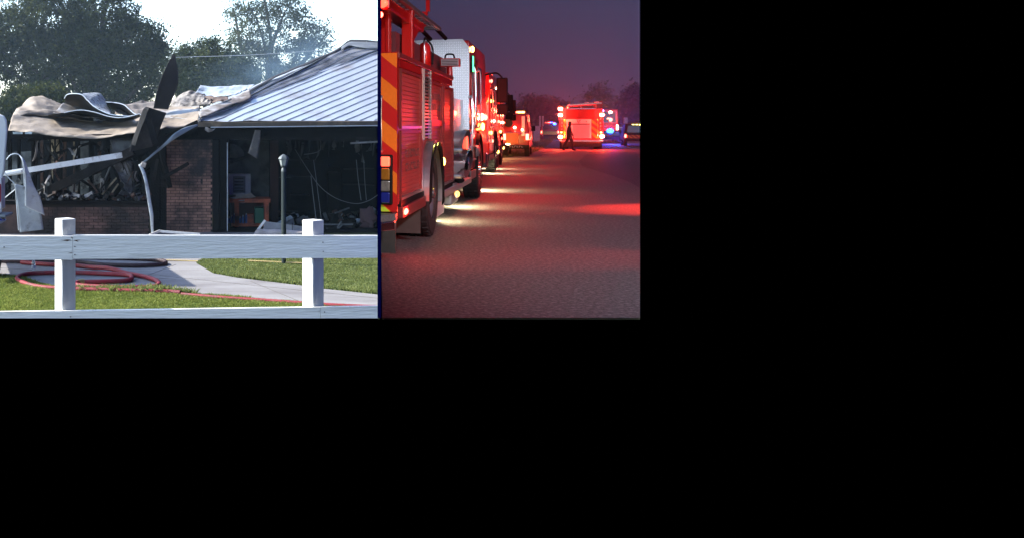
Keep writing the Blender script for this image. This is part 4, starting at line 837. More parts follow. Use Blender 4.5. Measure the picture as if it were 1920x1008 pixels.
# --------------------------------------------------------------- fire engines
def V(*a): return Vector(a)
red_frame = mat('dark_red_frame', (.20, .03, .03), .4, .2, var=.1, coords='Object')
faded = mat('faded_letter_film', (.16, .07, .07), .5, var=.3, vs=20, coords='Object')
def place_text_marks(parent, x, y0, y1, z0, z1, rows):
    """unreadable dark lettering: a row of letter-sized strokes on the shutter"""
    for r, n in enumerate(rows):
        zt = z1-(z1-z0)*r/len(rows); zb = zt-(z1-z0)/len(rows)*.62
        m = MB()
        for i in range(n):
            a = y0+(y1-y0)*(i+.12)/n; b = y0+(y1-y0)*(i+.82)/n
            m.box(x, x+.003, a, a+.02, zb, zt)
            if i % 3 != 1: m.box(x, x+.003, a+.021, b, zt-.025, zt)
            if i % 2 == 0: m.box(x, x+.003, a+.021, b, zb, zb+.025)
            else: m.box(x, x+.003, b-.02, b, zb+.001, zt-.026)
        o = m.build('faded_lettering', faded, parent); o['kind'] = 'stuff'

def wheel(t, y, r=.55, x=0.0, wd=.30, dual=False):
    prof = [(x-wd, r*.55), (x-wd, r*.93), (x-wd+.04, r), (x-.04, r), (x, r*.94), (x, r*.62), (x-.03, r*.58)]
    m = MB(); n = 40; vs = []
    for xx, rr in prof: vs += [V(xx, y+rr*math.cos(6.2832*k/n), r+rr*math.sin(6.2832*k/n)) for k in range(n)]
    m.add(vs, [(i*n+k, i*n+(k+1) % n, (i+1)*n+(k+1) % n, (i+1)*n+k) for i in range(len(prof)-1) for k in range(n)])
    w_ = m.build('wheel', rubber, t, smooth=True)
    tr = MB()
    for k in range(36):
        a = 6.2832*k/36
        for xx in (x-.25, x-.15, x-.05): tr.obox((xx, y+r*1.005*math.cos(a), r+r*1.005*math.sin(a)), (.07, .05, .02), rx=a+math.pi/2)
    o = tr.build('tread', rubber, w_); o['kind'] = 'stuff'
    dp_ = .14 if dual else .02
    rim = MB(); pr = [(x-dp_-.02, .02), (x-dp_-.02, r*.20), (x-dp_, r*.42), (x-.05, r*.50), (x-.02, r*.60), (x-.02, r*.63)]
    vs = []
    for xx, rr in pr: vs += [V(xx, y+rr*math.cos(6.2832*k/n), r+rr*math.sin(6.2832*k/n)) for k in range(n)]
    rim.add(vs, [(i*n+k, i*n+(k+1) % n, (i+1)*n+(k+1) % n, (i+1)*n+k) for i in range(len(pr)-1) for k in range(n)]+[tuple(range(n))])
    rim.build('rim', steel, w_, smooth=True)
    MB().cyl((x-dp_-.02, y, r), (x+.02, y, r), r*.16, r*.13, 16).build('hub', chrome, w_, smooth=True)
    lg = MB()
    for k in range(10): a = 6.2832*k/10; lg.cyl((x-dp_-.01, y+.17*math.cos(a), r+.17*math.sin(a)), (x-dp_+.03, y+.17*math.cos(a), r+.17*math.sin(a)), .017, n=6)
    o = lg.build('lug_nuts', chrome, w_); o['kind'] = 'stuff'
    return w_

def shutter(t, y0, y1, z0, z1, m=alu, pitch=.045, x=0.0, fr=None):
    fr = fr or (red_frame if m is not alu else steel)
    """roll-up shutter: convex slats with grooves between, framed"""
    n = int((z1-z0)/pitch); mb = MB(); vs = []
    for i in range(n):
        a = z0+(z1-z0)*i/n; b = z0+(z1-z0)*(i+1)/n
        for zz, xx in ((a, -.008), (a+.006, 0), (b-.006, .0), (b, -.008)): vs += [(x-.012+xx, y0, zz), (x-.012+xx, y1, zz)]
    mb.add(vs, [(2*i, 2*i+1, 2*i+3, 2*i+2) for i in range(len(vs)//2-1)])
    s = mb.build('shutter', m, t)
    f = .03
    for q in ((y0-f, y0, z0-f, z1+f), (y1, y1+f, z0-f, z1+f)): MB().box(x-.03, x+.012, *q).build('shutter_frame', fr, t)
    MB().box(x-.03, x+.010, y0, y1, z1, z1+f).build('shutter_frame', fr, t)
    MB().box(x-.03, x+.014, y0, y1, z0-f, z0).build('shutter_handle', steel, t)
    return s
def rbar(t, pts, r=.016, m=steel, name='grab_rail'): return MB().tube(smooth_path(pts, 6), r, 8).build(name, m, t, smooth=True)
def lamp_box(t, x, y, z, w_, h_, m, name='marker_lamp', d=.04, ax='x'):
    if ax == 'x':
        f = MB().box(x, x+.015, y-w_/2-.012, y+w_/2+.012, z-h_/2-.012, z+h_/2+.012).build(name, chrome, t)
        MB().ball((x+.015, y, z), (d, w_/2, h_/2), 12, 8).build('lens', m, f, smooth=True)
    else:
        f = MB().box(x-w_/2-.012, x+w_/2+.012, y-.015, y, z-h_/2-.012, z+h_/2+.012).build(name, chrome, t)
        MB().ball((x, y-.015, z), (w_/2, d, h_/2), 12, 8).build('lens', m, f, smooth=True)
    return f

def cab(t, y0, y1, h, W, wy, white=False, rail_m=steel, led=False):
    """crew cab from y0 to y1, right side at x=0"""
    zf = .62
    sh = [(y0, zf), (wy-.68, zf), (wy-.62, 1.05), (wy-.35, 1.32), (wy+.35, 1.32), (wy+.62, 1.05), (wy+.68, zf), (y1-.05, zf), (y1, .9), (y1, 1.9), (y1-.12, 2.75), (y1-.35, h), (y0, h)]
    m = MB().prism([V(-W, a, b) for a, b in sh], (W, 0, 0)); body = m.build('cab', red_paint, t, bevel=.03)
    for a, b in ((y0+.22, y0+1.12), (y0+1.5, min(y1-.35, y0+2.5))):
        d = MB().box(.002, .018, a, b, 1.38, 2.72).build('door', red_paint, t, bevel=.008)
        MB().box(.019, .024, a+.08, b-.08, 1.85, 2.6).build('door_window', dk_glass, d)
        MB().box(.019, .045, a+.06, a+.2, 1.6, 1.66).build('handle', chrome, d)
    MB().box(.002, .010, y0+.02, y1-.1, 1.16+.3, 1.16+.48).build('reflective_stripe', gold_m if not white else white_body, t)
    for a in (y0+.14, y0+1.3): rbar(t, [V(.02, a, 2.5), V(.09, a, 2.42), V(.09, a, 1.5), V(.02, a, 1.42)])
    MB().box(.0, .02, y0+.1, wy-.72, .45, .60).build('cab_step', grey_step, t)
    ar = [(wy+.66*math.cos(a), .62+.66*math.sin(a)) for a in np.linspace(0, math.pi, 14)]
    MB().ruled([V(.05, a, b) for a, b in ar], [V(-.3, a, b) for a, b in ar], 24, 2).build('wheel_arch', dk_trim, t, solid=.03)
    MB().box(-W+.2, -.2, y1, y1+.04, 1.9, 2.7).build('windscreen', dk_glass, t)
    MB().box(-W-.02, .02, y1-.02, y1+.45, .5, .85).build('front_bumper', chrome, t, bevel=.04)
    MB().box(-W+.15, -.15, y1-.9, y1-.5, h+.001, h+.14).build('light_bar', g_dimred, t, bevel=.03)
    # folding mirror on an arm
    rbar(t, [V(.0, y1-.25, 2.55), V(.22, y1-.02, 2.6), V(.34, y1+.06, 2.5)], .02, dk_trim, 'mirror_arm')
    mr_ = MB().box(.22, .46, y1+.02, y1+.10, 1.95, 2.5).build('mirror', dk_trim, t, bevel=.03)
    MB().box(.22, .46, y1+.02, y1+.10, 1.68, 1.92).build('mirror', dk_trim, t, bevel=.03)
    return body

# ---- near engine (ladder truck), everything measured along its right side
v0 = 10.03; O1 = RW(-1.649, v0)
e1 = thing('fire_engine', 'nearest red fire engine with roll-up shutters, chevron tail and ladder on top', 'fire engine', O1, -YAW, 'fire engines', local=True)
def S1(px, py):
    Y = 3150/(1060-px); return Y/CA-.586-v0, HR-(py-PY)/F*Y
W = 2.45; BE = 5.15
B = MB().box(-W, -.04, .012, BE, .62, 2.18); B.build('body', red_paint, e1, bevel=.01)
MB().box(-.04, -.002, .012, .14, .60, 2.15).build('corner_post', red_paint, e1)
# side skin: top rail, shutters, pillars
sA, zt1 = S1(749, 118)[0], 2.02
MB().box(-.04, .02, .012, BE+.02, 2.13, 2.19).build('roof_rail', red_frame, e1, bevel=.008)
MB().box(-.04, .0, .15, BE, 2.045, 2.128).build('upper_panel', red_paint, e1)
y1a, y1b = S1(751.5, 0)[0], S1(789, 0)[0]
red_lit_shut = mat('red_lit_shutter', (.42, .085, .075), .42, .3, var=.12, vs=6, stretch=(1, .2, 14), coords='Object')  # aluminium shutters tinted red: red lamp light put into their colour
shutter(e1, y1a, y1b, 1.42, 2.0, red_lit_shut); shutter(e1, y1a, y1b, .66, 1.34, red_lit_shut)
MB().box(-.04, -.001, y1b+.032, S1(793.5, 0)[0], .62, 2.04).build('side_pillar', red_paint, e1)
# stowed folding ladder strip: dark steps
ya, yb = S1(793.7, 0)[0], S1(806, 0)[0]
lad = MB().box(-.04, -.02, ya, yb, 1.25, 2.14).build('step_recess', dk_trim, e1)
for i in range(21):
    z = 1.27+i*.042; MB().box(-.019, .012, ya+.01, yb-.01, z, z+.016).build('rung', steel, lad)
MB().box(-.019, .02, ya, ya+.01, 1.25, 2.14).build('stile', steel, lad); MB().box(-.019, .02, yb-.01, yb, 1.25, 2.14).build('stile', steel, lad)
y2a, y2b = S1(808, 0)[0], S1(828, 0)[0]
s2 = shutter(e1, y2a, y2b, 1.20, 1.98, red_lit_shut)
place_text_marks(s2, -.008, y2a+.08, y2b-.06, 1.58, 1.86, (8, 9))
MB().box(.001, .006, y2a, y2b, 1.42, 1.50).build('red_stripe', chev_rd, e1)
MB().box(-.04, -.001, y2b+.032, S1(831, 0)[0], .62, 2.04).build('side_pillar', red_paint, e1)
y3a, y3b = S1(832, 0)[0], S1(849, 0)[0]
shutter(e1, y3a, y3b, .60, 1.98, red_lit_shut)
MB().box(-.04, .0, y2a-.03, y2b+.03, 1.07, 1.165).build('upper_panel', red_paint, e1)
place_text_marks(e1, -.006, y1a+.35, y1b-.1, .86, 1.16, (6, 6))
# wheel housing with lamps
WY1 = 2.62
MB().box(-.5, -.04, WY1-.70, WY1+.72, .30, 1.06).build('wheel_housing', dk_trim, e1)
ar = [(WY1+.66*math.cos(a), .56+.66*math.sin(a)) for a in np.linspace(-.25, math.pi+.1, 18)]
MB().ruled([V(.07, a, b) for a, b in ar], [V(-.25, a, b) for a, b in ar], 28, 2).build('fender', steel, e1, solid=.03)
MB().ruled([V(.10, a, b) for a, b in ar], [V(.07, a*1, b-.05) for a, b in ar], 28, 2).build('fender_lip', dk_trim, e1, solid=.02)
wheel(e1, WY1, .555, .03, .30, dual=True)
for a in (WY1-.14, WY1+.14): lamp_box(e1, -.02, a, 1.17, .10, .07, g_yel, 'fender_lamp')
lamp_box(e1, .03, WY1+.92, .93, .06, .13, g_amb, 'turn_lamp')
for i in range(3): lamp_box(e1, .0, .35+i*.0, .50, .30, .08, g_red, 'side_marker') if i == 0 else None
MB().box(-.08, .035, .16, WY1-.70, .44, .56).build('lower_rail', red_frame, e1, bevel=.01)
MB().box(-.08, .012, .16, WY1-.70, .565, .628).build('skirt', dk_trim, e1)
MB().box(-.06, .03, WY1+.74, BE+2.9, .40, .50).build('running_board', alu, e1, bevel=.01)
MB().box(-.06, .005, WY1+.74, BE, .505, .565).build('skirt', dk_trim, e1)
MB().box(-.35, -.05, WY1+.85, WY1+1.9, .14, .398).build('under_box', white_body, e1, bevel=.01)
MB().box(-.6, -.1, BE+.9, BE+1.9, .12, .398).build('under_tank', alu, e1, bevel=.04)
# tail: chevrons
def clip(poly, f):
    out = []
    for i in range(len(poly)):
        a, b = poly[i], poly[(i+1) % len(poly)]; fa, fb = f(a), f(b)
        if fa >= 0: out.append(a)
        if (fa >= 0) != (fb >= 0): t = fa/(fa-fb); out.append((a[0]+(b[0]-a[0])*t, a[1]+(b[1]-a[1])*t))
    return out
def chevrons(parent, x0, x1, z0, z1, y, first, widths, mats_, slope=-.83, both=False):
    z = first
    for i, w_ in enumerate(widths):
        for sgn in ((1, -1) if both else (1,)):
            xm = (x0+x1)/2 if both else x1; xa, xb = (x0-.5, xm) if sgn == 1 else (xm, x1+.5)
            zz = lambda x, zz0: zz0-slope*(x-xm)*sgn
            p = [(xa, zz(xa, z)), (xb, zz(xb, z)), (xb, zz(xb, z-w_)), (xa, zz(xa, z-w_))]
            for f in (lambda q: q[0]-x0, lambda q: x1-q[0], lambda q: q[1]-z0, lambda q: z1-q[1]): p = clip(p, f) if p else p
            if len(p) > 2: MB().poly([V(a, y, b) for a, b in p]).build('chevron_stripe', mats_[i % len(mats_)], parent, solid=.004)
        z -= w_
tail = MB().box(-W, 0, 0, .011, .52, 2.19).build('tail_panel', red_paint, e1)
chevrons(tail, -W+.01, -.004, .53, 2.18, -.003, 4.0, [.22]*17, [chev_or, chev_rd], .83)
MB().poly([V(-.19, -.008, .62), V(-.075, -.008, .525), V(-.19, -.008, .525)]).build('chevron_stripe', chev_yl, tail, solid=.004)
cl_ = MB().box(-.40, -.045, -.06, -.006, .60, 1.12).build('lamp_cluster', dk_trim, e1, bevel=.01)
for z0, z1, mm in ((1.00, 1.10, g_dimred), (.86, .98, mat('amber_lens', (.35, .14, .02), .15, var=.3, vs=30, coat=.6)), (.74, .85, mat('clear_lens', (.30, .28, .26), .1, .3, var=.3, vs=20, coat=.6)), (.62, .73, mat('blue_lens', (.02, .03, .25), .12, var=.1, coat=.8))):
    MB().box(-.38, -.065, -.10, -.061, z0, z1).build('lens', mm, cl_, bevel=.012)
MB().box(-.36, -.19, -.05, -.006, 1.17, 1.34).build('tail_handle', dk_trim, e1); rbar(e1, [V(-.155, -.02, 1.72), V(-.155, -.09, 1.68), V(-.155, -.09, 1.2), V(-.155, -.02, 1.16)], .012, steel)
MB().prism([V(-W, -.38, .44), V(-.16, -.38, .44), V(.0, -.10, .44), V(.0, .0, .44), V(-W, 0, .44)], (0, 0, .07)).build('tailboard', grey_step, e1, bevel=.006)
MB().prism([V(-W, -.40, .345), V(-.17, -.40, .345), V(-.01, -.12, .345), V(-.01, .0, .345), V(-W, 0, .345)], (0, 0, .09)).build('tail_bumper', chrome, e1, bevel=.008)
lamp_box(e1, -.24, -.402, .39, .05, .05, g_red, 'bumper_lamp', .01, 'y')
MB().box(-.75, -.06, .25, .27, .06, .50).build('mudflap', mud_m, e1); MB().box(-.62, -.03, WY1-.72, WY1-.70, .10, .42).build('mudflap', mud_m, e1)
MB().box(-2.2, -.8, .3, 7, .30, .60).build('chassis', dk_trim, e1)
# pump bay
MB().box(-W, -.10, BE+.01, BE+2.78, .52, 1.9).build('pump_panel', white_body, e1, bevel=.01)
for (px, py, r, c, tl) in ((862, 264, .19, steel, .35), (866, 303, .21, chrome, -.2)):
    y_, z_ = S1(px, py); g = MB().cyl((-.12, y_-.3, z_), (.08, y_-.32, z_-.02), r*.8, r, 18).cyl((.08, y_-.32, z_-.02), (.14, y_-.33, z_-.03), r*1.12, r*1.12, 18); pc = g.build('pump_inlet', c, e1, smooth=True)
    MB().cyl((.141, y_-.33, z_-.03), (.16, y_-.33, z_-.03), r*.6, r*.55, 14).build('cap', g_dimred if py < 280 else c, pc, smooth=True)  # upper cap glows dim red of itself, without a lamp
for (px, py) in ((858, 282), (864, 286), (856, 330)):
    y_, z_ = S1(px, py); MB().cyl((-.11, y_-.2, z_), (.10, y_-.2, z_), .05, .04, 12).build('valve', steel, e1, smooth=True)
y_, z_ = S1(858, 346); MB().ball((.05, y_-.2, .56), (.08, .12, .05), 12, 8).build('valve', dk_trim, e1, smooth=True)
lamp_box(e1, .035, BE+.25, .36, .16, .10, glow('soft_amber', (1, .45, .1), 1.2), 'marker_lamp')
# cab rear wall of tread plate: raised lozenges
CR = 7.96; CHt = 3.02
MB().prism([V(-W, CR-.02, .9), V(.0, CR-.02, .9), V(.0, CR-.02, CHt-.16), V(-.12, CR-.02, CHt), V(-W, CR-.02, CHt)], (0, .02, 0)).build('rear_cab_wall', dplate, e1)
dm = MB(); 
for i in range(32):
    for j in range(46):
        x = -.035-i*.039; z = 1.0+j*.0445
        if x > -.12 and z > CHt-.18: continue
        if z > CHt-.04: continue
        s_ = 1 if (i+j) % 2 else -1
        dm.obox((x, CR-.024, z), (.030, .010, .011), ry=s_*.95)
o = dm.build('tread_lozenges', mat('pale_lozenge', (.80, .81, .84), .35, .3, var=0, coords='Object'), e1); o['kind'] = 'stuff'  # relief contrast put into colour: lozenges lighter than their plate
cab(e1, CR, 11.85, CHt-.02, W, 9.87)
wheel(e1, 9.87, .555, .03, .30)
# green strip, amber lamp on cab side
gs = MB().box(.02, .05, CR+.06, CR+.20, 2.42, 2.72).build('indicator_strip', dk_trim, e1)
for a in (CR+.065, CR+.14): MB().box(.051, .062, a, a+.045, 2.43, 2.71).build('led_tube', g_grn, gs)
lamp_box(e1, .02, CR+.16, 2.84, .16, .12, g_amb, 'side_lamp')
lamp_box(e1, .03, CR+2.2, 1.62, .22, .14, g_redhot, 'side_lamp'); lamp_box(e1, .03, CR+3.2, 1.62, .16, .12, g_red, 'side_lamp'); lamp_box(e1, .03, CR+2.4, 1.42, .12, .16, g_amb, 'side_lamp')
lamp_box(e1, .02, CR+1.35, .95, .5, .22, alu, 'step_well'); 
for q in ((CR+.1, .80), (CR+.1, 1.05), (CR+.1, 1.30)): MB().box(.002, .03, q[0], q[0]+1.05, q[1]-.015, q[1]+.015).build('step_edge', alu, e1)
rbar(e1, [V(.0, CR-.02, 1.95), V(.06, CR-.1, 1.9), V(.06, CR-.1, 1.05), V(.0, CR-.02, 1.0)], .018)
# top gear: hose bed wall, turret columns, ladder
MB().box(-W+.1, -.21, 1.15, BE+1.4, 2.1905, 2.52).build('hose_bed', mat('hose_bed_cover', (.10, .02, .03), .8, var=.3, coords='Object'), e1)
for (x0, x1, y0, y1) in ((-.19, -.06, 1.45, 1.60), (-.40, -.24, .85, 1.05), (-.22, -.17, .5, .56)):
    MB().box(x0, x1, y0, y1, 2.1905, 2.80).build('ladder_support', red_paint, e1, bevel=.01)
MB().prism([V(-.19, 1.61, 2.74), V(-.19, 2.9, 2.76), V(-.19, 2.2, 2.62), V(-.19, 1.61, 2.40)], (.10, 0, 0)).build('support_gusset', red_paint, e1)
lz = 2.80
ladr = MB().box(-.10, -.04, .1, 4.1, lz, lz+.05).build('ladder', steel, e1, bevel=.006)
MB().box(-.34, -.28, .1, 4.1, lz, lz+.05).build('ladder_rail', steel, ladr); MB().box(-.22, -.17, -.2, 4.4, lz+.09, lz+.15).build('ladder_rail', red_paint, ladr, bevel=.006)
MB().box(-.60, -.55, -.2, 4.2, lz+.12, lz+.2).build('ladder_rail', red_paint, ladr)
for i in range(14): MB().cyl((-.28, .25+i*.29, lz+.025), (-.10, .25+i*.29, lz+.025), .017, n=8).build('rung', steel, ladr)
for i in range(4): MB().beam((-.58, .2+i*1.1, lz+.16), (-.2, .5+i*1.1, lz+.12), .04, .04).build('brace', red_paint, ladr)
for y_ in (1.15, 3.35): MB().box(-.26, -.14, y_, y_+.07, lz+.15, lz+.20).build('clamp', red_paint, ladr); MB().box(-.16, -.11, y_, y_+.05, lz+.2, lz+.50).build('stay', red_paint, ladr)
MB().tube([V(-.1, 4.1, lz+.02), V(-.02, 4.45, lz-.08)], .03, 8).build('ladder_foot', dk_trim, ladr); MB().tube([V(-.3, 4.05, lz), V(-.22, 4.3, lz-.1)], .03, 8).build('ladder_foot', dk_trim, ladr)
MB().box(-.3, -.08, .0, 2.6, lz-.16, lz-.04).build('rear_beacon_housing', red_paint, e1, bevel=.02)
MB().ball((-.20, -.04, lz-.22), (.06, .05, .04)).build('beacon', g_red, e1, smooth=True)
MB().ball((-.16, -.03, lz-.10), (.07, .03, .05)).build('beacon', g_dimred, e1, smooth=True)
# extinguisher in its cage, scene light
xt = thing('fire_extinguisher', 'red extinguisher in a tube cage on the roof edge of the nearest engine', 'extinguisher', RW(-1.649-.16, v0+S1(812, 0)[0]+.35, 2.19), -YAW, local=True)
MB().tube([V(0, 0, 0), V(0, 0, .02), V(0, 0, .30), V(0, 0, .35), V(0, 0, .37)], [.07, .085, .085, .06, .03], 16).build('cylinder', red_paint, xt, smooth=True)
rbar(xt, [V(0, -.02, .37), V(0, .02, .43), V(.02, .1, .42), V(.09, .14, .30), V(.09, .12, .08)], .014, dk_trim, 'hose')
for q in (-.16, .16): rbar(xt, [V(.02, q, 0), V(.02, q, .32), V(.02, q*.5, .38), V(.02, 0, .385)], .010, steel, 'cage_bar')
sl_ = thing('scene_light', 'boxy scene light with black handle on the nearest engine roof corner', 'scene light', RW(-1.649-.02, v0+S1(844, 0)[0]+.12, 2.19), -YAW, local=True)
MB().cyl((0, 0, 0), (0, 0, .14), .05, .04, 12).build('stem', red_paint, sl_, smooth=True); MB().box(-.14, .16, -.07, .07, .14, .27).build('lamp_head', red_paint, sl_, bevel=.015)
MB().box(-.12, .14, -.085, -.071, .155, .255).build('lamp_glass', alu, sl_); rbar(sl_, [V(-.07, 0, .27), V(-.05, 0, .33), V(.05, 0, .33), V(.07, 0, .27)], .013, dk_trim, 'handle')
for i in range(4): MB().box(-.11, .13, -.092, -.086, .165+i*.024, .173+i*.024).build('grille_bar', dk_trim, sl_)

# ---- second and third engine in the row
def engine(label, uX, va, length, cabl, h, white=False):
    O_ = RW(uX, va); t = thing('fire_engine', label, 'fire engine', O_, -YAW, 'fire engines', local=True)
    c0 = length-cabl
    MB().box(-2.45, -.02, 0, c0-.05, .55, 2.3).build('body', red_paint, t, bevel=.02)
    for i in range(3):
        a = .2+i*(c0-.4)/3; shutter(t, a, a+(c0-.4)/3-.12, 1.0, 2.1)
    cab(t, c0, length, h, 2.45, length-1.75, white)
    wheel(t, length-1.75, .55, .03); wheel(t, 1.6, .55, .03, dual=True)
    MB().box(.002, .012, c0+.3, length-.3, .75, .98).build('reflective_stripe', white_body, t)
    if white: MB().box(.0025, .02, c0+.7, c0+1.75, .70, 2.3).build('white_door_panel', white_body, t)
    for y_, z_, mm in ((c0+.4, 2.78, g_red), (c0+.9, 2.2, g_amb), (c0+1.4, 1.6, g_redhot), (length-.6, 1.6, g_red), (c0+.3, 1.25, g_amb), (length-.9, .62, g_amb), (length-.4, 2.7, g_redhot), (c0+.8, 1.0, g_red)):
        lamp_box(t, .02, y_, z_, .14, .10, mm, 'side_lamp')
    for z_ in np.linspace(.8, 2.6, 10): MB().box(.026, .032, c0+.06, c0+.09, z_, z_+.05).build('marker_stud', g_dimred, t)
    return t
engine('second fire engine in the row with white door panel', -2.10, 26.0-2.0, 9.3, 4.3, 3.02, True)
engine('third fire engine in the row, only its side and mirrors showing', -2.30, 34.2, 5.4, 2.9, 2.9)

# ---- generic emergency vehicle seen from behind
def rear_vehicle(name, label, px, Y, w_, h_, l_, paint, chev, bar=None, ledge=None, lamps=g_red, win=True, yaw=0, cat='suv', cut=False, taper=.12):
    u_, v_ = uv(px, Y); t = thing(name, label, cat, RW(u_, v_), -YAW+yaw, local=True); x = w_/2
    prof = [(0, .42), (0, h_*.52), (.14, h_*.56), (.30, h_*.97), (.5, h_), (l_*.62, h_), (l_*.76, h_*.60), (l_, h_*.52), (l_, .42)]
    nose = []
    m = MB(); n = len(prof); tp = lambda z: 1-taper*max(0, (z-h_*.55)/(h_*.45))
    vs = [V(-x*tp(z), y, z) for y, z in prof]+[V(x*tp(z), y, z) for y, z in prof]
    m.add(vs, [tuple(range(n)), tuple(range(2*n-1, n-1, -1))]+[(i, i+n, (i+1) % n+n, (i+1) % n) for i in range(n)])
    obs = [m.build('body', paint, t, bevel=.05)]
    if win:
        a = V(-x*.78, .125, h_*.60); obs.append(MB().add([V(-x*.80, .155, h_*.60), V(x*.80, .155, h_*.60), V(x*.72, .275, h_*.90), V(-x*.72, .275, h_*.90)], [(0, 1, 2, 3)]).build('rear_window', dk_glass, t, solid=.02))
    for sx_ in (-1, 1):
        for yy in (.75, l_-.8):
            o_ = MB().cyl((sx_*(x-.24), yy, .36), (sx_*(x-.01), yy, .36), .36, n=22).build('wheel', rubber, t, smooth=True); obs.append(o_)
        obs.append(MB().box(sx_*(x-.09)-.07, sx_*(x-.09)+.07, -.03, .0, h_*.38, h_*.52).build('tail_lamp', lamps, t, bevel=.01))
        obs.append(MB().box(sx_*(x+.1)-.10, sx_*(x+.1)+.10, l_*.62, l_*.62+.1, h_*.58, h_*.70).build('mirror', dk_trim, t, bevel=.02))
    obs.append(MB().box(-x, x, -.10, .02, .38, .56).build('bumper', dk_trim if paint is not white_body else chrome, t, bevel=.03))
    if chev:
        p_ = MB().box(-x+.18, x-.18, -.008, -.002, .60, h_*.50).build('tail_panel', chev[1], t); obs.append(p_)
        chevrons(p_, -x+.19, x-.19, .61, h_*.50-.01, -.012, h_*.50+.2, [.13]*14, list(chev), .8, both=True)
        obs += [c for c in bpy.data.objects if c.parent == p_]
    if bar:
        b_ = MB().box(-x*.6, x*.6, l_*.35, l_*.35+.28, h_+.002, h_+.12).build('light_bar', dk_trim, t, bevel=.02); obs.append(b_)
        for i, mm in enumerate(bar):
            q = -x*.58+(x*1.16)*(i+.5)/len(bar); obs.append(MB().box(q-x*.5/len(bar), q+x*.5/len(bar), l_*.35-.02, l_*.35-.001, h_+.02, h_+.10).build('bar_lamp', mm, b_))
    if ledge:
        for i in range(ledge): q = -x*.5+x*(i+.5)/ledge; obs.append(MB().box(q-x*.32/ledge, q+x*.32/ledge, .29, .31, h_*.92, h_*.96).build('window_lamp', g_yel, t))
    if cut:
        for o_ in obs:
            if len(o_.data.polygons): cutR(None, o_)
    return t
# red utility vehicle parked on the verge beyond the row
rv = rear_vehicle('utility_truck', 'red utility truck on the verge with orange panel and dark spare wheel', 967, 46.7, 1.25, 2.12, 4.6, red_paint, None, [g_dimred, g_red, g_amb, g_amb], win=False, cat='truck', taper=.22)
MB().box(-.45, .12, -.03, -.002, .62, 1.15).build('orange_panel', chev_or, rv, bevel=.02)
MB().cyl((-.34, -.12, 1.62), (-.34, -.005, 1.62), .19, n=20).build('spare_wheel', rubber, rv, smooth=True)
MB().box(.28, .42, -.02, -.001, 1.0, 1.95).build('side_pillar', steel, rv)
place_text_marks_obj = None
lt = MB()
for i in range(6): lt.box(-.28+i*.11, -.28+i*.11+.02, -.106, -.101, .44, .52); lt.box(-.26+i*.11, -.20+i*.11, -.106, -.101, .50-.05*(i % 2), .52-.05*(i % 2))
o = lt.build('bumper_lettering', hi_white, rv); o['kind'] = 'stuff'
lamp_box(rv, -.36, -.102, .60, .20, .06, g_wht, 'reversing_lamp', .02, 'y'); lamp_box(rv, .3, -.01, 1.3, .08, .1, g_redhot, 'rear_lamp', .03, 'y'); lamp_box(rv, -.05, -.01, 1.42, .12, .1, g_redhot, 'rear_lamp', .03, 'y')

# far engine seen square from behind
YF = 62.0; u_, v_ = uv(1089.5, YF)
e4 = thing('fire_engine', 'fire engine seen from behind down the road with six lit red lamps', 'fire engine', RW(u_, v_), -YAW, 'fire engines', local=True)
x = 1.32
MB().box(-x, x, 0.02, 9, .62, 2.62).build('body', red_paint, e4, bevel=.03)
MB().box(-x+.05, x-.05, 6.5, 9.4, .6, 3.0).build('cab', red_paint, e4, bevel=.05)
MB().box(-.92, .82, -.01, .019, 1.98, 2.58).build('hose_bed_curtain', mat('dark_red_curtain', (.09, .006, .01), .8, var=.2, coords='Object'), e4)
MB().box(-1.05, 1.05, -.012, .019, .72, 1.95).build('tail_panel', hi_white, e4)
chevrons(e4, .62, 1.06, .72, 1.95, -.016, 2.4, [.2]*10, [chev_or, chev_rd], .8); chevrons(e4, -1.06, -.92, .72, 1.95, -.016, 2.3, [.2]*10, [chev_yl, chev_or], .8)
MB().box(-.62, .52, -.03, -.017, 1.60, 1.66).build('shutter_box', dk_trim, e4)
sh = MB(); vs = []
for i in range(22):
    a = .74+i*.039
    for zz, yy in ((a, -.018), (a+.006, -.03), (a+.033, -.03), (a+.039, -.018)): vs += [V(-.5, yy, zz), V(.5, yy, zz)]
sh.add(vs, [(2*i, 2*i+1, 2*i+3, 2*i+2) for i in range(len(vs)//2-1)]); sh.build('shutter', alu, e4)
for a in (-.52, .50): MB().box(a, a+.03, -.035, -.013, .72, 1.60).build('shutter_frame', steel, e4)
for pts in (((-.25, 1.93), (-.2, 1.78)), ((-.2, 1.78), (-.12, 1.68)), ((-.16, 1.82), (-.02, 1.90)), ((-.1, 1.80), (-.04, 1.74)), ((.30, 1.84), (.34, 1.76))):
    MB().beam((pts[0][0], -.02, pts[0][1]), (pts[1][0], -.02, pts[1][1]), .02, .03).build('badge_stroke', dk_trim, e4)
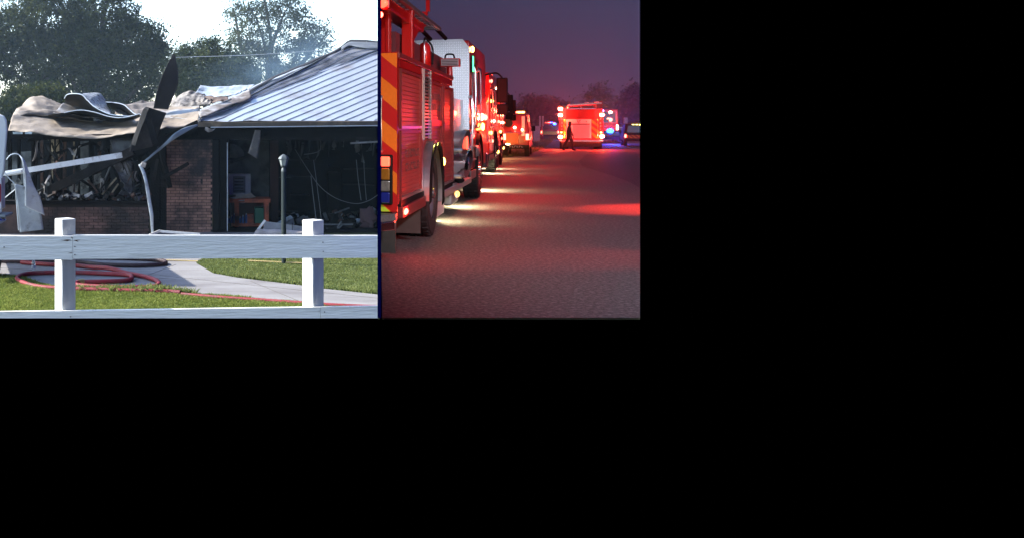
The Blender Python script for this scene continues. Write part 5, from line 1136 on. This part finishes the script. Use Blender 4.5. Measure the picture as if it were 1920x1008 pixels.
for s_, zz in ((-1, (2.62, 2.22, .80)), (1, (2.22, .84))):
    MB().box(s_*1.2-.12, s_*1.2+.12, -.02, .015, .7, 2.6).build('corner_column', red_paint, e4, bevel=.01)
    for z_ in zz:
        lamp_box(e4, s_*1.26, -.03, z_, .27, .17, g_redhot, 'warning_lamp', .08, 'y')
    lamp_box(e4, s_*1.2, -.03, 1.10, .12, .08, g_amb, 'tail_lamp', .03, 'y')
    for z_ in (1.3, 1.5, 1.7, 1.95): lamp_box(e4, s_*1.17, -.03, z_, .05, .05, g_dimred, 'small_lamp', .02, 'y')
    rbar(e4, [V(s_*1.0, -.03, 1.9), V(s_*1.0, -.1, 1.85), V(s_*1.0, -.1, .9), V(s_*1.0, -.03, .85)], .014)
    MB().cyl((s_*(x-.55), 1.8, .5), (s_*(x-.02), 1.8, .5), .5, n=24).build('wheel', rubber, e4, smooth=True)
    MB().cyl((s_*(x-.35), 7.8, .5), (s_*(x-.02), 7.8, .5), .5, n=24).build('wheel', rubber, e4, smooth=True)
MB().box(-x, x, -.35, .0, .50, .60).build('tailboard', steel, e4, bevel=.01); MB().box(-1.2, 1.2, .2, .22, .15, .5).build('mudflap', mud_m, e4)
MB().tube([V(-.95, -.02, 2.62), V(.85, -.02, 2.62)], .025, 8).build('top_rail', chrome, e4); 
for a in (-.8, 0, .9): MB().cyl((a, .1, 2.62), (a, .1, 2.88), .02, n=8).build('rail_post', steel, e4)
MB().beam((-.8, .3, 2.86), (1.25, .5, 3.0), .10, .10).build('ladder_rail', steel, e4); MB().beam((-.75, .1, 2.8), (.9, .1, 2.9), .06, .06).build('ladder_rail', red_paint, e4)
for i in range(8): MB().beam((-.6+i*.22, .1, 2.81+i*.014), (-.6+i*.22, .34, 2.88+i*.014), .025, .025).build('rung', steel, e4)
MB().box(.75, 1.3, .5, 1.6, 2.66, 3.12).build('roof_box', red_paint, e4, bevel=.02); MB().ball((.95, .4, 3.05), (.16, .1, .06)).build('beacon', hi_white, e4, smooth=True); MB().ball((.35, .4, 3.03), (.14, .1, .05)).build('beacon', hi_white, e4, smooth=True)
MB().ball((1.32, .2, 2.50), (.06, .05, .06)).build('beacon', glow('violet_lamp', (.6, .2, 1), 6), e4, smooth=True)

# other vehicles in the distance
rear_vehicle('ambulance', 'orange chevroned emergency vehicle half hidden left of the far engine', 1031, 112, 2.05, 1.95, 5, chev_rd, (chev_yl, chev_or), [g_dimred, g_red, g_blue, g_dimred], cat='ambulance')
rear_vehicle('ambulance', 'yellow chevroned emergency vehicle right of the blue lamp', 1165, 122, 2.0, 1.5, 5, white_body, (chev_yl, chev_or), None, cat='ambulance')
rear_vehicle('fire_engine', 'distant fire engine half hidden behind the far engine', 1136, 92, 2.2, 3.2, 8, red_paint, (chev_or, chev_rd), None, lamps=g_redhot, cat='fire engine', taper=.02)
rear_vehicle('fire_engine', 'small distant red engine below the bright amber lamp', 1161, 140, 2.2, 2.3, 7, chev_rd, (chev_or, chev_rd), [g_amb]*3, cat='fire engine', taper=.02)
rear_vehicle('police_car', 'dark police car under the bright blue lamp', 1146, 86, 1.8, 1.15, 4.6, dk_trim, None, None, cat='police car', lamps=g_dimred)
pc_ = rear_vehicle('pickup_truck', 'orange chevroned pickup with yellow lamp row cut off at the right edge', 1198, 72, 2.05, 1.72, 5.4, dk_trim, (chev_or, chev_rd), None, ledge=4, cat='pickup truck', cut=True)
def beacon(label, px, py, Y, r, m, col, en, name='beacon_lamp', size=.15):
    p = atpx(px, Y); p.z = CH-(py-PY)/F*Y
    t = thing(name, label, 'lamp', p)
    MB().ball(p, (r, r*.6, r*.7)).build('lens', m, t, smooth=True); MB().cyl(p-Vector((0, 0, r*1.1)), p-Vector((0, 0, r*.6)), r*.6, n=10).build('base', dk_trim, t)
    light('lamp_light', p+Vector((0, -.5-r, .05)), en*.4, col, size)
beacon('bright blue warning lamp on the police car roof', 1144, 246, 82, .30, g_blue, (.02, .08, 1), 900)
beacon('bright amber floodlight above the small distant engine', 1158, 217, 134, .5, g_scene, (1, .62, .2), 350)
beacon('red beacon right of the far engine', 1144.5, 211, 90, .16, g_redhot, (1, .12, .06), 250)
beacon('small blue lamp on the orange chevroned vehicle at left', 1040, 233, 110, .18, g_blue, (.15, .25, 1), 150)

# person crossing behind the far engine -------------------------------------
up, vpn = uv(1067, 59.5)
per = thing('person', 'person in dark clothes walking across the road behind the far engine', 'person', RW(up, vpn), -YAW, local=True)
def skin(name, joints, edges, m, parent, sub=2, root=0):
    me = bpy.data.meshes.new(name); me.from_pydata([j[:3] for j in joints], edges, []); me.materials.append(m)
    o = bpy.data.objects.new(name, me); COL.objects.link(o); o.parent = parent
    md = o.modifiers.new('skin', 'SKIN'); md.use_smooth_shade = True
    for i, j in enumerate(joints): r = j[3]; me.skin_vertices[0].data[i].radius = (r, r*(j[4] if len(j) > 4 else 1))
    me.skin_vertices[0].data[root].use_root = True
    s_ = o.modifiers.new('sub', 'SUBSURF'); s_.levels = sub; s_.render_levels = sub; return o
J = [(0, 0, .93, .15, .8), (0, 0, 1.12, .14, .8), (.01, 0, 1.32, .17, .7), (.02, 0, 1.46, .09), (.03, 0, 1.52, .055), (.04, 0, 1.62, .085), (.04, 0, 1.71, .085),
     (.0, -.18, 1.43, .065), (-.06, -.24, 1.15, .05), (.05, -.24, .92, .04), (.07, -.24, .84, .035),
     (.02, .18, 1.43, .065), (.10, .24, 1.16, .05), (.20, .22, .94, .04), (.23, .21, .87, .035),
     (-.03, -.09, .84, .10), (-.16, -.09, .50, .07), (-.38, -.09, .12, .05), (-.33, -.09, .05, .045), (-.22, -.09, .03, .035),
     (.05, .09, .84, .10), (.17, .09, .48, .07), (.20, .09, .10, .05), (.22, .09, .05, .045), (.36, .09, .03, .035)]
E = [(0, 1), (1, 2), (2, 3), (3, 4), (4, 5), (5, 6), (2, 7), (7, 8), (8, 9), (9, 10), (2, 11), (11, 12), (12, 13), (13, 14), (0, 15), (15, 16), (16, 17), (17, 18), (18, 19), (0, 20), (20, 21), (21, 22), (22, 23), (23, 24)]
J = [(a[0]*1.08, a[1]*1.12, a[2], a[3]*1.25) + a[4:] for a in J]
skin('body', J, E, mat('dark_uniform', (.09, .02, .025), .8, var=.2, coords='Object'), per)
MB().ball((.045, 0, 1.72), (.10, .085, .07), 16, 10).build('cap', dk_trim, per, smooth=True)
MB().ball((.125, 0, 1.655), (.018, .012, .016), 8, 6).build('nose', mat('skin', (.30, .17, .12), .6, var=.1), per, smooth=True)
for s_, (hx_, hy_, hz_) in ((0, (.075, -.24, .80)), (1, (.24, .21, .83))):
    hnd = MB().ball((hx_, hy_, hz_), (.03, .018, .045), 10, 8).build('hand', MATS['skin'], per, smooth=True)
    for k in range(4): MB().tube([V(hx_-.022+k*.014, hy_, hz_-.035), V(hx_-.018+k*.014, hy_+.004, hz_-.075), V(hx_-.010+k*.014, hy_+.006, hz_-.10+.006*abs(k-1))], [.008, .008, .006], 6).build('finger', MATS['skin'], hnd, smooth=True)
    MB().tube([V(hx_+.025, hy_, hz_), V(hx_+.045, hy_, hz_-.04)], [.009, .007], 6).build('thumb', MATS['skin'], hnd, smooth=True)

# roadside: white fence, mailbox, sign posts -------------------------------------
def RP_(px, py, Y): p = atpx(px, Y); p.z = CH-(py-PY)/F*Y; return p
rf = thing('rail_fence', 'white post and rail fence on the grass left of the road', 'fence', RP_(985, 253, 110))
for i in range(6): a = 968+i*7; MB().beam(RP_(a, 255, 108), RP_(a, 238, 108), .09, .09).build('post', hi_white, rf)
for k in (240, 244, 248): MB().beam(RP_(966, k, 107.9), RP_(1006, k+.5, 107.9), .03, .13).build('rail', hi_white, rf)
for px, l in ((1012, 'left one of two upright white boards by the roadside'), (1017.5, 'right one of two upright white boards by the roadside')):
    t = thing('sign_board', l, 'sign', RP_(px, 254, 100), group='white boards by the roadside')
    MB().beam(RP_(px, 256, 100), RP_(px, 238, 100), .05, .05).build('post', steel, t); MB().box(*[c for c in (RP_(px, 0, 100).x-.09, RP_(px, 0, 100).x+.09)], 99.9, 99.94, CH-(237-PY)/F*100, CH-(218-PY)/F*100).build('board', hi_white, t, bevel=.01)
mb_ = thing('mailbox', 'pale boxy mailbox pillar at the end of the rail fence', 'mailbox', RP_(1005, 254, 95))
MB().box(RP_(999, 0, 95).x, RP_(1011, 0, 95).x, 94.8, 95.3, GZ, CH-(239-PY)/F*95).build('pillar', hi_white, mb_, bevel=.02)
MB().box(RP_(998, 0, 95).x, RP_(1012, 0, 95).x, 94.7, 95.4, CH-(239-PY)/F*95+.001, CH-(237-PY)/F*95+.001).build('cap', hi_white, mb_, bevel=.02)
solo(MB().beam(RP_(1172.5, 252, 128), RP_(1173, 221, 128), .35, .5), 'sign_board', hi_white, 'pale upright board behind the yellow chevroned vehicle', 'sign', bevel=.02)
solo(MB().beam(RP_(956.5, 215, 150), RP_(956, 196, 150), .12, .12), 'utility_pole', bark, 'thin pole behind the left tree row', 'pole')

# dusk trees
rcut = lambda p: (p[:, 0] < KR*p[:, 1]-.1) & (p[:, 0] > KL*p[:, 1]+.3)
def dtree(label, blobs, Y, tp, nc, per, leaf, seed, spread=1.0): return tree('roadside_tree', label, blobs, Y, tp, nc, per, leaf, leaf_dusk, seed, rcut, base_z=GZ, group='trees along the dusk road', spread=spread, limbs=True)
dtree('broad dark tree left behind the rail fence', [(1000, 200, 24, 22), (1022, 205, 26, 22), (985, 215, 20, 18), (1012, 225, 28, 14)], 130, 1003, 110, 60, .22, 21)
dtree('dark round tree between the boards and the far engine', [(1045, 208, 20, 18), (1062, 215, 22, 16), (1038, 225, 18, 12)], 135, 1046, 80, 60, .22, 22)
dtree('tall narrow tree rising behind the far engine', [(1121, 180, 16, 20), (1115, 195, 18, 18), (1132, 195, 16, 20), (1122, 215, 22, 20)], 140, 1123, 100, 60, .22, 23)
dtree('lower tree just right of the tall narrow one', [(1142, 198, 12, 14), (1148, 214, 16, 16)], 150, 1143, 50, 60, .22, 24)
dtree('large dark tree at the right edge of the road', [(1190, 195, 24, 26), (1200, 180, 22, 20), (1172, 208, 18, 16), (1185, 222, 26, 16)], 130, 1188, 120, 60, .22, 25)
hm = MB()
hr_ = np.random.default_rng(5)
pts = [atpx(a, 190, 0) for a in np.linspace(900, 1199, 60)]
n = 26000; pxs = hr_.uniform(880, 1199, n); yy = hr_.uniform(165, 200, n); top = 3.0+1.8*np.array([noise.noise(Vector((a*.045, 2, 0))) for a in pxs])
zz = GZ+top*hr_.uniform(0, 1, n)**.7; xx = (pxs-PX)/F*yy
k = rcut(np.stack([xx, yy, zz], 1)); xx, yy, zz = xx[k], yy[k], zz[k]; n = len(xx)
a = hr_.normal(size=(n, 3)); a /= np.linalg.norm(a, axis=1)[:, None]; b = np.cross(a, hr_.normal(size=(n, 3))); b /= np.linalg.norm(b, axis=1)[:, None]; pos = np.stack([xx, yy, zz], 1)
o = raw_mesh('far_treeline', np.stack([pos-a*.3, pos-b*.16, pos+a*.3, pos+b*.16], 1).reshape(-1, 3), np.arange(n*4).reshape(-1, 4), leaf_dusk, np.repeat(hr_.uniform(0, 1, n), 4)); props(o, 'low dark treeline closing the horizon of the dusk road', 'treeline', kind='stuff')

# --------------------------------------------------------------- lit lamps of the dusk set, then unseen spots
RED = (1, .035, .015)
for s_, z_ in ((-1, 2.62), (-1, 2.22), (-1, .80), (1, 2.22), (1, .84)):
    light('warning_light', RW(u_+s_*1.26, v_-.30, z_), 150, RED, .12)
def e1w(x, y, z): return RW(-1.649+x, v0+y, z)
def ground_light(u, v, z, en, aim=None):
    p = RW(u, v, z); light('ground_light', p, en, (1, .86, .50), .14, 'SPOT', p+Vector((.35, 0, -1)) if aim is None else aim, 150, .5)
for y_, en in ((4.55, 42), (7.5, 36), (12.2, 48), (-.45, 55)):
    ground_light(-1.649-.12 if y_ > 0 else -1.649-.25, v0+y_, .36, en)
ground_light(-2.25, 30.5, .4, 50); ground_light(-2.4, 33.9, .4, 50)
light('marker_light', e1w(.12, .35, .50), 3, RED, .04); light('beacon_light', e1w(-.18, -.25, 2.6), 4, RED, .06)
light('side_light', e1w(.35, 10.2, 1.7), 60, RED, .08); light('side_light', RW(-1.7, 28.5, 2.2), 70, RED, .1); light('side_light', RW(-1.9, 36.5, 2.0), 70, RED, .1)
light('side_light', RW(-2.6, 45.2, 2.3), 60, RED, .1); light('amber_light', RW(-2.7, 45.5, .9), 40, (1, .5, .15), .1)
light('fender_light', e1w(.10, 2.62, 1.17), 1.5, (1, .75, .15), .03)
# unseen spots: red for vehicles off to the right, pale ones added as fill
def street(x, y, z, en, col, aim, cone, bl=.7, sz=.12): light('unseen_side_spot', Vector((x, y, GZ+z)), en, col, sz, 'SPOT', aim, cone, bl)
street(9.0, 5.0, 2.6, 560, RED, e1w(0, 2.5, 1.7), 34, .8, .25)
street(12.5, 18.5, 5.5, 5200, RED, GR(1250, 392), 20, .8)
street(9.5, 11.0, 2.6, 420, RED, GR(1090, 484), 20, .9)
street(9.0, 12.6, 1.0, 600, RED, GR(875, 429), 4, .8)
street(5.5, -1.5, 6.5, 1700, (.84, .84, .90), GR(1110, 440), 46, 1, .5)  # added pale fill over the road, no fixture
street(6.0, 8.0, 3.2, 1000, (.80, .86, 1), e1w(-.3, 7.9, 2.1), 13, .8, .3)  # added spot to brighten the cab rear wall

street(2.8, 3.2, 1.5, 150, (1, .80, .55), e1w(-.1, 0, 1.5), 26, .9, .2)  # added warm spot to brighten the tail chevrons
# --------------------------------------------------------------- the engines end where the dividing wall stands
bpy.context.view_layer.update()
nL = Vector((1, -KL, 0)).normalized()
for o in list(bpy.data.objects):
    r = o
    while r.parent: r = r.parent
    if o.type != 'MESH' or not r.name.startswith(('fire_engine', 'roadside_tree', 'utility_truck')): continue
    m_ = WM(o); cs = [m_ @ Vector(c) for c in o.bound_box]; ds = [(c-Vector((.014, 0, 0))).dot(nL) for c in cs]
    if min(ds) >= 0: continue
    if max(ds) <= 0:
        if not o.children: bpy.data.objects.remove(o)
        else:
            o.data.clear_geometry()
        continue
    bm = bmesh.new(); bm.from_mesh(o.data); bm.transform(m_)
    r_ = bmesh.ops.bisect_plane(bm, geom=bm.verts[:]+bm.edges[:]+bm.faces[:], plane_co=(.014, 0, 0), plane_no=nL, clear_inner=True)
    ed = [e_ for e_ in r_['geom_cut'] if isinstance(e_, bmesh.types.BMEdge)]
    if ed: bmesh.ops.holes_fill(bm, edges=ed)
    bm.transform(m_.inverted()); bm.to_mesh(o.data); bm.free()
volume('haze', [(KL*38+.1, 38), (KR*38-.03, 38), (KR*160-.1, 160), (KL*160+.3, 160)], GZ-1, 22, (.85, .75, .85), .0027, 'thin haze added over the far road to give the lamps halos', .5)  # volume added so the lamps get a glow around them
